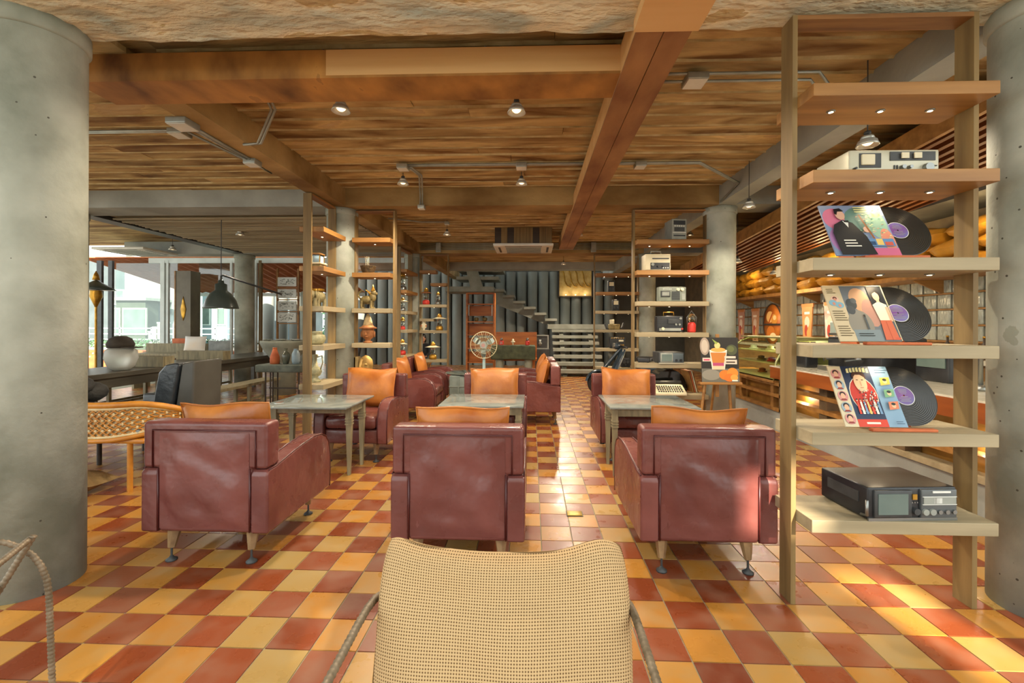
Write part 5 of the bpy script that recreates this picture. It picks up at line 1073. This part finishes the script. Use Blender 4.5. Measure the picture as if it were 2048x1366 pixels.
# sack shelf
sh = thing('sack_shelf', 'long honey wood shelf under the golden sacks', 'shelf', (5.0, 3.0, 2.03)); M().box(-.25, .29, 0, 9.3, -.06, 0).obj('board', honey_wood, sh)
for i in range(8): M().prism([(.28, -.06), (.28, -.25), (-.15, -.06)], .4+i*1.2, .43+i*1.2, 'y').obj('bracket', honey_wood, sh)
sack_m = mat('golden_sack', ['#9a6a1c', '#c8922f', '#d8ac52'], .45, 5, .5, rand=.1, bscale=7, bdist=.04)
sk = []
for v in range(3):
    k = M().pillow(.56, .34, .24, 12, .05, fn=lambda p, u, w__, sd: p+Vector((0, .02*math.sin(4*u+v*2)*(1-w__*w__), .012*math.sin(5*u+v)))); k.xf(Matrix.Rotation(PI/2, 4, 'Z') @ Matrix.Rotation(PI/2, 4, 'X')); sk.append(k.mesh('sack', sack_m))
for i in range(15):
    for j in range(3):
        o = bpy.data.objects.new('sack', sk[(i+j) % 3]); COL.objects.link(o); o.location = (5.02+random.uniform(-.03, .02), 3.4+i*.58+(.2 if j % 2 else 0), 2.13+j*.185); o.rotation_euler = (random.uniform(-.06, .06), random.uniform(-.06, .06), random.uniform(-.08, .08))
        tag(o, 'golden coffee sack, %s from the near end in the %s layer above the bar' % (ORD[i], ['bottom', 'middle', 'top'][j]), 'sack', 'golden sacks above the bar')
for y in (3.6, 4.8, 6.0, 7.2, 8.4, 9.8): lamp('sack_light', (4.62, y, 2.5), 9, (1, .72, .36), .06)
for y in (4.2, 6.5, 8.8): lamp('bar_light', (4.3, y, 1.75), 8, (1, .72, .4), .08)
# drink cup cut-outs and bread sign
def cup_board(px, Y, z0, w_, h, label, c1, c2):
    t = thing('cup_cutout', label, 'sign', (px_(px, 640, 4.95).x, px_(px, 640, 4.95).y, z0), -PI/2, 'drink cup cut-out boards')
    pts = [(-.34, 0), (.34, 0), (.5, .86), (.5, .9), (.56, .92), (.56, 1), (-.56, 1), (-.56, .92), (-.5, .9), (-.5, .86)]
    M().prism([(x*w_, z*h) for x, z in pts], 0, .02, 'y').obj('board', mat('cup_'+c1.strip('#'), [c1, c2], .5, 5), t)
    flat(t, 'cup_print', [('#c98048', [(.0, .92), (1.0, .92), (1.0, 1), (0, 1)]), (c2, [(.2, .1), (.8, .1), (.88, .6), (.12, .6)]), ('#e0c8b0', ell(.5, .55, .24, .14)), ('#b04a3c', ell(.42, .35, .16, .14)), ('#d8a05c', ell(.62, .28, .14, .1)), ('#f0e4d0', rect(.25, .74, .75, .8)), ('#8a4a30', rect(.3, .04, .7, .07))], w_, h, 0)
cup_board(1482, 0, 1.05, .30, .72, 'leftmost drink cup board behind the cake display', '#c89a80', '#b8806a'); cup_board(1510, 0, 1.05, .30, .72, 'second drink cup board, left of the oval bread sign', '#cc9e84', '#c08a5c'); cup_board(1614, 0, 1.05, .30, .74, 'orange drink cup board above the cup warmer', '#c87a4c', '#d89a5c'); cup_board(1660, 0, 1.05, .30, .74, 'pink drink cup board with coffee mugs', '#c8806c', '#e0d0c0')
p = px_(1548, 640, 4.9); t = thing('bread_sign', 'oval lit bread sign with dark rim behind the bar', 'sign', (4.9, p.y, 1.0), -PI/2)
k = M().lathe([(.001, 0), (.36, 0), (.36, .03), (.001, .03)], 40); k.xf(Matrix.Translation((0, 0, .42)) @ Matrix.Rotation(PI/2, 4, 'X') @ Matrix.Diagonal((.95, 1.15, 1, 1))); k.obj('panel', mat('bread_panel', ['#8a3a10', '#c87a2c', '#e0a85c'], .4, 4), t)
k = M().tube([(.345*math.cos(a*PI/20), -.035, .42+.415*math.sin(a*PI/20)) for a in range(40)], .014, 6, True).box(-.34, .34, -.045, -.03, .40, .435); k.obj('rim', dark_wood, t)
flat(t, 'bread_print', [('#e0b06a', ell(.35, .68, .22, .14)), ('#d0903c', ell(.62, .62, .18, .13)), ('#e8c890', ell(.64, .66, .1, .06)), ('#c8742a', ell(.4, .3, .26, .16)), ('#e8d0a0', ell(.55, .2, .2, .1)), ('#a8501c', [(.2, .5), (.5, .8), (.55, .76), (.26, .48)])], .6, .84, .034)
# dark bulkhead over the bar
struct(M().box(4.6, 5.3, 2.7, 12.2, 2.78, 2.95).obj('trim_1', mat('bulkhead', ['#4d4d48', '#5f5f58'], .8, 4)))

# ================================================================ left bay and terrace
# rattan sofa
rat = mat('rattan', ['#a8681c', '#c8872c', '#d49c48'], .45, 9); ratp = mat('rattan_pale', ['#c0a878', '#d8c69c'], .6, 14)
t = thing('rattan_sofa', 'orange rattan sofa with quilted lattice back by the left column', 'sofa', (-3.35, 3.42, 0))
def rp(u, v, off=0): # band: u 0..1 along width, v 0..1 height
    x = -1.15+1.5*u; y = .02-.28*max(0, (u-.72)/.28)**2*-1+off; z0 = .43+.09*max(0, (u-.62)/.38)**2; z1 = .735-.02*math.sin(PI*u)-.10*max(0, (u-.82)/.18)**2
    return Vector((x, y, z0+(z1-z0)*v))
k = M(); nu, nv = 40, 8
vs_ = [rp(i/nu, j/nv, .012) for j in range(nv+1) for i in range(nu+1)]; k.add(vs_, [(j*(nu+1)+i, j*(nu+1)+i+1, (j+1)*(nu+1)+i+1, (j+1)*(nu+1)+i) for j in range(nv) for i in range(nu)], 0, True)
o = k.obj('back_panel', ratp, t); o.modifiers.new('s', 'SOLIDIFY').thickness = .02
k = M(); nd = 26
for i in range(-8, nd):
    for sgn in (1, -1):
        pts = []
        for q in range(13):
            v = q/12; u = (i+.5+(v*7.5 if sgn > 0 else (1-v)*7.5))/nd
            if 0 <= u <= 1: pts.append(rp(u, v, -.002))
        if len(pts) > 1: k.tube(pts, .0055, 5)
k.obj('lattice', rat, t)
k = M()
for i in range(26):
    for j in range(6):
        u = (i+.5*(j % 2)+.6)/26; v = (j+.8)/6.6
        if u < 1: p = rp(u, v, -.0); k.ball((p.x, p.y, p.z), .017, .007, .015, 6)
k.obj('quilt_knots', ratp, t)
for v, r, m_ in ((1.0, .026, rat), (.0, .02, rat), (.9, .014, ratp), (.09, .012, ratp)): M().tube([rp(i/30, v) for i in range(31)], r, 10).obj('rim', m_, t)
M().tube([rp(1, v/8)+Vector((.01, 0, 0)) for v in range(9)], .028, 10).obj('rim', rat, t)
M().rbox(-1.1, .15, .07, .6, .44, .52, .03).obj('seat_cushion', mat('grey_cushion', ['#6f7474', '#8a9090'], .8, 8), t)
M().rbox(-1.1, .2, .06, .62, .40, .44, .015).obj('seat_frame', rat, t)
for x in (-1.0, .05):
    for y in (.1, .55): M().cyl((x, y, 0), (x, y, .42), .02, n=10).obj('leg', rat, t)
k = M().pillow(.7, .5, .14, 12, .04, fn=lambda p, u, v, sd: p+Vector((0, .02*math.sin(6*u+2*v), .02*math.sin(5*v+u*3)))); k.xf(Matrix.Translation((0, 0, .0)) @ Matrix.Rotation(PI/2, 4, 'X')); o = k.obj('crumpled_bag', mat('brown_paper', ['#6f5a38', '#a88a58', '#3a2f22'], .7, 7, .8, bscale=6, bdist=.05), None, (-3.82, 3.35, .1)); tag(o, 'crumpled brown bag on the floor under the rattan sofa', 'bag')
k = M().pillow(.42, .3, .2, 12, .05, fn=lambda p, u, v, sd: p+Vector((0, .02*math.sin(7*u+2*v), .01*math.sin(5*v+u*4)))); k.xf(Matrix.Rotation(1.2, 4, 'X')); o = k.obj('cloth_bag', mat('grey_cloth', ['#6f7678', '#99a0a0'], .8, 6, .6, bscale=8, bdist=.04), None, (-3.62, 3.7, .56), .2); tag(o, 'grey cloth bag lying on the rattan sofa', 'bag')
k = M()
for q in range(16): k.ball((random.uniform(-.2, .25), random.uniform(-.15, .15), random.uniform(-.12, .12)), random.uniform(.08, .15), random.uniform(.06, .12), random.uniform(.05, .12), 12)
o = k.obj('dark_jacket', mat('dark_jacket', ['#1c1c1e', '#35332f', '#4d4438'], .75, 5, .8, bscale=7, bdist=.05), None, (-4.28, 3.78, .70), .3); tag(o, 'crumpled dark jacket piled at the left end of the rattan sofa', 'jacket')
# black leather chair
t = thing('black_armchair', 'high backed black leather chair seen from the side, left of the front armchairs', 'chair', (-3.64, 4.42, 0)); blk = mat('black_leather', ['#22262a', '#353b40'], .35, 5, .4, bscale=9, bdist=.03); brn = mat('slate_side', ['#3f3d38', '#4c4a44'], .5, 4)
M().prism([(-.12, .36), (.06, .36), (.20, .98), (.16, 1.0), (.05, .98), (-.02, .9)], -.22, .22, 'y').obj('backrest', blk, t, bevel=.035)
M().prism([(.06, .0), (.30, .0), (.33, 1.02), (.2, .985)], -.2, .2, 'y').obj('back_shell', brn, t, bevel=.02)
M().rbox(-.66, .05, -.3, .3, .28, .44, .04).obj('seat', blk, t)
for s_ in (-1, 1): M().rbox(-.62, .02, s_*.3-.04, s_*.3+.04, .3, .62, .03).obj('armrest', blk, t)
for x in (-.58, -.1):
    for y in (-.25, .25): M().cyl((x, y, 0), (x, y, .3), .02, n=8).obj('leg', dark_wood, t)
# long table, trough boxes, benches
ash = mat('ash_dark', ['#3d3a33', '#565349'], .35, 4, stretch=(3, .4, 3))
t = thing('long_table', 'long dark dining table in the left bay', 'table', (-5.75, 7.5, 0)); M().box(-.45, .42, -2.6, 2.2, .69, .755).obj('table_top', ash, t, bevel=.006); M().box(-.4, .37, -2.5, 2.1, .56, .69).obj('apron', ash, t)
for x in (-.36, .34):
    for y in (-2.4, -.2, 2.0): M().box(x-.035, x+.035, y-.035, y+.035, 0, .57).obj('leg', ash, t)
def bench(x, y0, y1, label):
    t = thing('bench', label, 'bench', (x, (y0+y1)/2, 0), 0, 'long wooden benches'); h = (y1-y0)/2; M().box(-.15, .15, -h, h, .41, .45).obj('seat', table_leg, t)
    for y in (-h+.08, -h/3, h/3, h-.08):
        for q in (-.11, .11): M().box(q-.022, q+.022, y-.022, y+.022, 0, .41).obj('leg', table_leg, t)
    for q in (-.11, .11): M().box(q-.012, q+.012, -h+.08, h-.08, .12, .16).obj('stretcher', table_leg, t)
bench(-4.55, 5.2, 7.6, 'wooden bench at the near side of the long dark table'); bench(-6.62, 6.5, 9.4, 'wooden bench on the far side of the long dark table'); bench(-3.35, 7.6, 9.0, 'wooden bench beyond the bottle console')
def trough(px0, px1, py, Y, label):
    a, b = py_(px0, py, Y), py_(px1, py, Y); t = thing('planter_trough', label, 'planter', ((a.x+b.x)/2, Y, .757), 0, 'long wooden troughs on the dark table'); h = (b.x-a.x)/2; h = min(h, .42)
    for s_ in (-1, 1): M().box(-h, h, s_*.09-.01, s_*.09+.01, 0, .15).obj('long_side', table_leg, t); M().box(s_*h-.01, s_*h+.01, -.08, .08, 0, .15).obj('end_side', table_leg, t)
    M().box(-h+.01, h-.01, -.08, .08, .0, .13).obj('filling', mat('dry_moss', ['#6f5a3a', '#957a50'], .95, 30, .8), t)
trough(345, 470, 715, 7.6, 'trough on the far half of the dark table'); trough(225, 340, 725, 6.3, 'trough on the near half of the dark table')
# plastic bag and cap
t = thing('plastic_bag', 'bunched translucent plastic bag standing on the dark table', 'bag', (-5.52, 5.75, .757)); M().lathe([(.10, 0), (.16, .05), (.2, .16), (.19, .26), (.12, .32), (.05, .34)], 16, sy=.8).obj('bag', glass('cloudy_plastic', '#cfccc0', .4, .55), t)
t = thing('cap', 'dark brown cap resting on the plastic bag', 'cap', (-5.5, 5.72, 1.06)); M().lathe([(.14, .0), (.15, .05), (.12, .12), (.06, .155), (.001, .16)], 16).obj('crown', mat('dark_felt', ['#241f1a', '#40372c'], .85, 9), t); M().prism([(.1, -.1), (.26, -.06), (.28, 0), (.26, .06), (.1, .1)], .0, .012, 'z').obj('brim', MATS['dark_felt'], t)
# dome pendant on a wall arm
p = py_(442, 617, 6.6); t = thing('dome_lamp', 'large dark green dome lamp hanging over the long table', 'lamp', (p.x, 6.6, p.z)); dg = mat('dome_green', ['#3a4440', '#4b5550'], .3, 4)
M().lathe([(.238, 0), (.235, .02), (.2, .13), (.14, .23), (.085, .275), (.08, .28), (.08, .37), (.04, .39), (.04, .42), (.02, .44)], 30).obj('shade', dg, t); M().lathe([(.232, .003), (.19, .13), (.13, .22), (.06, .26)], 24).obj('shade_lining', white, t); M().ball((0, 0, .08), .05).obj('bulb', lens_glow, t)
M().tube([(0, 0, .42), (0, 0, .50), (.02, 0, .51), (.6, .6, .26)], .016, 8).obj('arm', charcoal, t)
M().cyl((0, 0, .5), (0, 0, 3.02-p.z), .006, n=6).obj('cord', charcoal, t)
lamp('dome_light', (p.x, 6.6, p.z-.06), 14)
# console with bottles
t = thing('console_table', 'stone topped console on thin iron legs beside the ewer shelf', 'table', (-4.0, 7.0, 0)); M().rbox(-.37, .37, -.18, .18, .62, .74, .02).obj('stone_top', mat('mossy_grey', ['#4a5048', '#666c62'], .8, 8, .4), t)
for x in (-.24, -.16, .3):
    for y in (-.1, .1): M().cyl((x, y, 0), (x, y, .63), .012, n=6).obj('leg', dark_wood, t)
M().box(-.24, .3, -.008, .008, .34, .36).obj('stretcher', dark_wood, t)
def bottle(px, Y, z, label, m_, prof, n='jar'):
    t = thing(n, label, n, at(px, z, Y), 0); M().lathe(prof, 18).obj('body', m_, t); M().lathe([(prof[-1][0]*1.1, prof[-1][1]), (prof[-1][0]*1.1, prof[-1][1]+.012)], 14).obj('rim', m_, t)
bottle(550, 7.0, .742, 'terracotta bottle on the stone console', terracotta, [(.07, 0), (.075, .06), (.07, .12), (.045, .19), (.03, .25)], 'bottle'); bottle(572, 7.0, .742, 'dark glass jar on the stone console', mat('dark_jar', ['#4d5044', '#6f7262'], .2, 8), [(.04, 0), (.062, .08), (.066, .14), (.05, .18), (.025, .2), (.025, .24)]); bottle(592, 7.0, .742, 'blue grey jar on the stone console', mat('blue_jar', ['#7f94a0', '#9fb0b8'], .3, 6), [(.05, 0), (.062, .05), (.062, .16), (.045, .2), (.03, .23)])
# bowl shaped counter with white ware
t = thing('stone_basin', 'wide pale stone basin counter carrying white ware', 'counter', (py_(570, 685, 8.6).x, 8.6, 0)); M().lathe([(.2, 0), (.2, .5), (.25, .7), (.4, .92), (.44, 1.02), (.44, 1.06), (.40, 1.06)], 28).obj('basin', concrete, t)
for i in range(5): o = M().lathe([(.05, 0), (.09, .025), (.085, .02), (.001, .008)], 14).obj('plate', white, None, (t.location.x-.3+i*.15, 8.5+.19*(i % 2), 1.062)); tag(o, 'white plate, %s from the left on the pale stone basin' % ORD[i], 'plate', 'white plates on the basin')
# ladder of framed pictures
t = thing('picture_ladder', 'wooden rack of framed grey prints in the left back', 'picture rack', (py_(575, 600, 10.6).x, 10.6, 0))
for s_ in (-1, 1): M().box(s_*.26-.02, s_*.26+.02, 0, .04, 0, 2.75).obj('upright', honey_wood, t)
for i in range(4):
    z = 2.42-i*.29; f = M().box(-.23, .23, -.03, 0, z-.11, z+.11).obj('picture', white, t); q = M(); 
    for j in range(26): a_, b_ = random.uniform(-.19, .17), random.uniform(z-.08, z+.06); q.box(a_, a_+.03, -.034, -.03, b_, b_+.018)
    q.obj('print', greyp, f); M().box(-.26, .26, -.02, .03, z-.16, z-.135).obj('rung', honey_wood, t)
# terrace doors, pillar, gold ornaments
fr = mat('white_frame', ['#b8c0be', '#ccd4d2'], .5, 4)
def mull(px, w_, Y, m_, z1=2.9):
    p = py_(px, 650, Y); return M().box(p.x-w_/2, p.x+w_/2, Y-.03, Y+.03, 0, z1).obj('mullion', m_, None)
wn_ = struct(M().box(-9.2, -3.0, 10.28, 10.34, 2.84, 2.96).obj('window_2', fr)); wn_['label'] = 'terrace opening frame at the left back'
for px, w_, m_ in ((200, .12, charcoal), (222, .10, charcoal), (326, .10, fr), (336, .05, fr), (463, .05, fr), (512, .05, fr), (521, .07, wood_z)):
    o = mull(px, w_, 10.3, m_); o.parent = wn_
a, b = py_(232, 650, 10.3).x, py_(322, 650, 10.3).x; M().box(a, b, 10.295, 10.3, .6, 2.84).obj('pane', glass_clear, wn_); a, b = py_(340, 650, 10.3).x, py_(355, 650, 10.3).x; M().box(a, b, 10.295, 10.3, .0, 2.84).obj('pane', glass_clear, wn_); a, b = py_(398, 650, 10.3).x, py_(460, 650, 10.3).x; M().box(a, b, 10.295, 10.3, .0, 2.84).obj('pane', glass_clear, wn_)
M().box(-9.2, py_(325, 650, 10.3).x, 10.22, 10.4, 0, .6).obj('sill_wall', concrete, wn_)
t = thing('door_pillar', 'brown painted cabinet pillar with a gold ornament', 'pillar', (py_(375, 650, 10.0).x, 10.0, 0)); M().box(-.19, .19, -.15, .15, 0, 2.6).obj('body', mat('brown_paint', ['#5c5444', '#6f6652'], .5, 4), t); M().lathe([(.001, 1.45), (.04, 1.55), (.07, 1.72), (.03, 1.9), (.001, 2.02)], 10, (.02, -.155, 0), sy=.3).obj('gold_ornament', gold, t); M().box(-.19, -.16, -.16, -.15, 0, 2.6).obj('edge_trim', honey_wood, t); M().rbox(-.22, .22, -.18, -.14, .9, 1.05, .01).obj('rail', terracotta, t)
t = thing('gold_standard', 'tall gold filigree stand at the left behind the column', 'ornament', (py_(192, 600, 8.2).x, 8.2, 0)); M().cyl((0, 0, .02), (0, 0, 1.75), .02, n=10).obj('pole', gold, t); M().lathe([(.16, 0), (.16, .03), (.03, .06)], 18).obj('base', gold, t); M().lathe([(.02, 1.7), (.05, 1.78), (.1, 1.9), (.09, 2.0), (.1, 2.02)], 16).obj('filigree_cup', gold, t); M().lathe([(.3, 2.03), (.2, 2.1), (.05, 2.2), (.01, 2.22)], 20).obj('canopy', dg, t); M().lathe([(.06, 2.22), (.04, 2.32), (.001, 2.4)], 10).obj('finial', gold, t)
k = M().pillow(.45, .35, .14, 12, .05); k.xf(Matrix.Rotation(-.2, 4, 'X')); o = k.obj('pale_cushion', mat('white_orange', ['#d0d4d6', '#d8c8b4', '#b98450'], .7, 3), None, (py_(388, 692, 9.25).x, 9.28, .945), .1); tag(o, 'white and tan cushion on the window bench of the terrace', 'cushion')
t = thing('window_bench', 'low wooden bench by the terrace window', 'bench', (-7.75, 9.25, 0)); M().box(-.8, .8, -.2, .3, .66, .75).obj('seat', table_leg, t); M().box(-.8, .8, .25, .3, .75, .95).obj('backrest', table_leg, t)
for x in (-.75, .7): M().box(x, x+.05, -.15, .25, 0, .66).obj('leg', table_leg, t)
gc = M().pillow(.5, .25, .12, 10, .05); o = gc.obj('grey_cushion', MATS['grey_cushion'], None, (py_(388, 692, 9.25).x+.52, 9.3, .9)); tag(o, 'grey cushion on the window bench of the terrace', 'cushion')
# terrace roof of clay tiles
t = thing('terrace_roof', 'sloping terracotta tiled awning over the terrace', 'roof', (-11, 10.4, 2.98)); tl = mat('roof_tile', ['#c47a4c', '#d8966a'], .75, 7, rand=.2)
k = M()
for j in range(13):
    for i in range(23):
        x = i*.25; y = j*.24; z = .0-j*.045
        k.add([(x, y, z), (x+.23, y, z), (x+.23, y+.28, z-.052), (x, y+.28, z-.052), (x+.115, y+.28, z-.08), (x+.115, y, z-.028)], [(0, 5, 4, 3), (5, 1, 2, 4), (3, 4, 5, 0), (4, 2, 1, 5)])
o = k.obj('roof_tiles', tl, t); o['kind'] = 'stuff'
M().add([(0, 0, .01), (5.8, 0, .01), (5.8, 3.2, -.59), (0, 3.2, -.59), (0, 0, .03), (5.8, 0, .03), (5.8, 3.2, -.57), (0, 3.2, -.57)], [(3, 2, 1, 0), (4, 5, 6, 7), (0, 1, 5, 4), (2, 3, 7, 6), (1, 2, 6, 5), (3, 0, 4, 7)]).obj('sheathing', tl, t)
M().box(0, 5.8, 3.1, 3.2, -.72, -.62).obj('eave_board', fr, t)
for i in range(4): M().cyl((i*1.75+.3, 3.1, -3.0), (i*1.9+.3, 3.1, -.65), .05, n=8).obj('post', charcoal, t)
# outside
def house(x, y, w_, d, h, m_, label, wins=()):
    t = thing('house', label, 'building', (x, y, -.1)); M().box(-w_/2, w_/2, 0, d, 0, h).obj('wall', m_, t)
    for (a, b, c, e, wm) in wins: f = M().box(a, b, -.06, .0, c, e).obj('window', wm, t); M().box(a+.08, b-.08, -.075, -.06, c+.08, e-.08).obj('pane', screen_m, f)
    M().box(-w_/2-.2, w_/2+.2, -.2, d+.2, h, h+.15).obj('roof', greyp, t); return t
whit = mat('house_white', ['#c2c8c8', '#ced4d4'], .8, 2); slope_m = mat('hillside_grey', ['#465256', '#566266'], .9, 1)
def hp(px0, px1, ptop, Y, d, m_, label, wins=()):
    p0, p1 = py_(px0, ptop, Y), py_(px1, ptop, Y); house((p0.x+p1.x)/2, Y, p1.x-p0.x, d, p0.z+.1, m_, label, wins)
hp(250, 326, 531, 25, 3, whit, 'plain white house across the street', [(.3, .9, 4.2, 4.5, greyp)])
hp(232, 291, 601, 22, .8, mat('shed_green', ['#3f473d', '#4a5248'], .7, 3), 'grey green shed in front of the white house', [(-.9, -.5, .9, 2.3, greyp), (-.4, .9, .9, 2.3, greyp)])
hp(297, 321, 604, 23.4, .8, mat('corrugated', ['#7c8890', '#98a4aa'], .6, 9, stretch=(9, 1, .2)), 'pale corrugated shed beside the green shed')
hp(150, 252, 515, 34, 5, slope_m, 'dark grey house on the slope behind the white house', [(1.0, 2.0, 3, 4.2, fr), (3, 3.8, 1.2, 2.2, fr)])
hp(395, 455, 560, 27, 4, mat('blue_grey_wall', ['#8a9aa2', '#9cabb2'], .8, 2), 'blue grey house right of the white house', [(-.8, -.1, 1.4, 2.6, fr), (.3, .9, 1.4, 2.6, fr)])
hp(330, 352, 556, 24, 2, whit, 'narrow pale house beside the brown pillar', [(-.2, .2, 2.0, 2.8, greyp)])
hp(515, 600, 585, 36, 4, slope_m, 'grey house behind the terrace posts', [(-1.5, -.5, 1.2, 2.2, fr)])
for i in range(3):
    p = py_(300+i*9, 660, 19); o = thing('stacked_crate', ['left', 'middle', 'right'][i]+' grey crate stacked outside below the sheds', 'crate', (p.x, 19, -.1), 0, 'crates in the street'); M().box(-.08, .08, 0, .5, 0, 1.1+.2*i).obj('box', greyp, o); M().box(-.09, .09, -.02, .52, 1.1+.2*i, 1.16+.2*i).obj('lid', fr, o)
leaf = mat('leaf', ['#2f5a3c', '#5a8a5c', '#8fae84'], .7, 5, rand=.2)
k = M()
for i in range(1500):
    c_ = Vector((random.uniform(-14.2, -8.2), 12.9+random.uniform(-.2, .2), .74+random.uniform(-.08, .16))); d = Vector((random.uniform(-1, 1), random.uniform(-1, 1), random.uniform(-.4, 1))).normalized()*random.uniform(.05, .1); e = d.orthogonal().normalized()*.02; k.add([c_-e, c_+d*.5-e*.2, c_+d, c_+d*.5+e*1.6], [(0, 1, 2, 3)])
o = k.obj('hedge', leaf); o['kind'] = 'stuff'; tag(o, 'clipped green hedge in a planter beyond the terrace window', 'hedge')
t = thing('planter_wall', 'red planter with white dots under the hedge', 'planter', (-11.2, 12.9, -.1)); M().box(-3.0, 3.0, -.25, .25, 0, .68).obj('box', terracotta, t); q = M()
for i in range(60): q.cyl((-2.9+i*.1, -.262, .5+.1*((i*7) % 3-1)), (-2.9+i*.1, -.25, .5+.1*((i*7) % 3-1)), .022, n=8)
q.obj('dots', white, t)
t = thing('street_railing', 'pale metal railing in front of the shed', 'railing', (-15, 17, -.1))
for i in range(5): M().box(-4, 4, -.02, .02, .4+i*.22, .44+i*.22).obj('rail', fr, t)
for i in range(7): M().box(-4+i*1.3, -3.95+i*1.3, -.02, .02, 0, 1.35).obj('post', fr, t)
# foliage hill beyond
k = M()
for i in range(900):
    c_ = Vector((random.uniform(-26, -4), 44+random.uniform(-1.5, 1.5), random.uniform(0, 7))); r = random.uniform(.3, .7); d = Vector((random.uniform(-1, 1), random.uniform(-.4, .4), random.uniform(-1, 1))).normalized()*r; e = d.orthogonal().normalized()*r*.5; k.add([c_-e, c_+d*.5, c_+e, c_-d*.5], [(0, 1, 2, 3)])
o = k.obj('hill_trees', leaf); o['kind'] = 'stuff'; tag(o, 'green trees on the slope far behind the houses', 'trees')
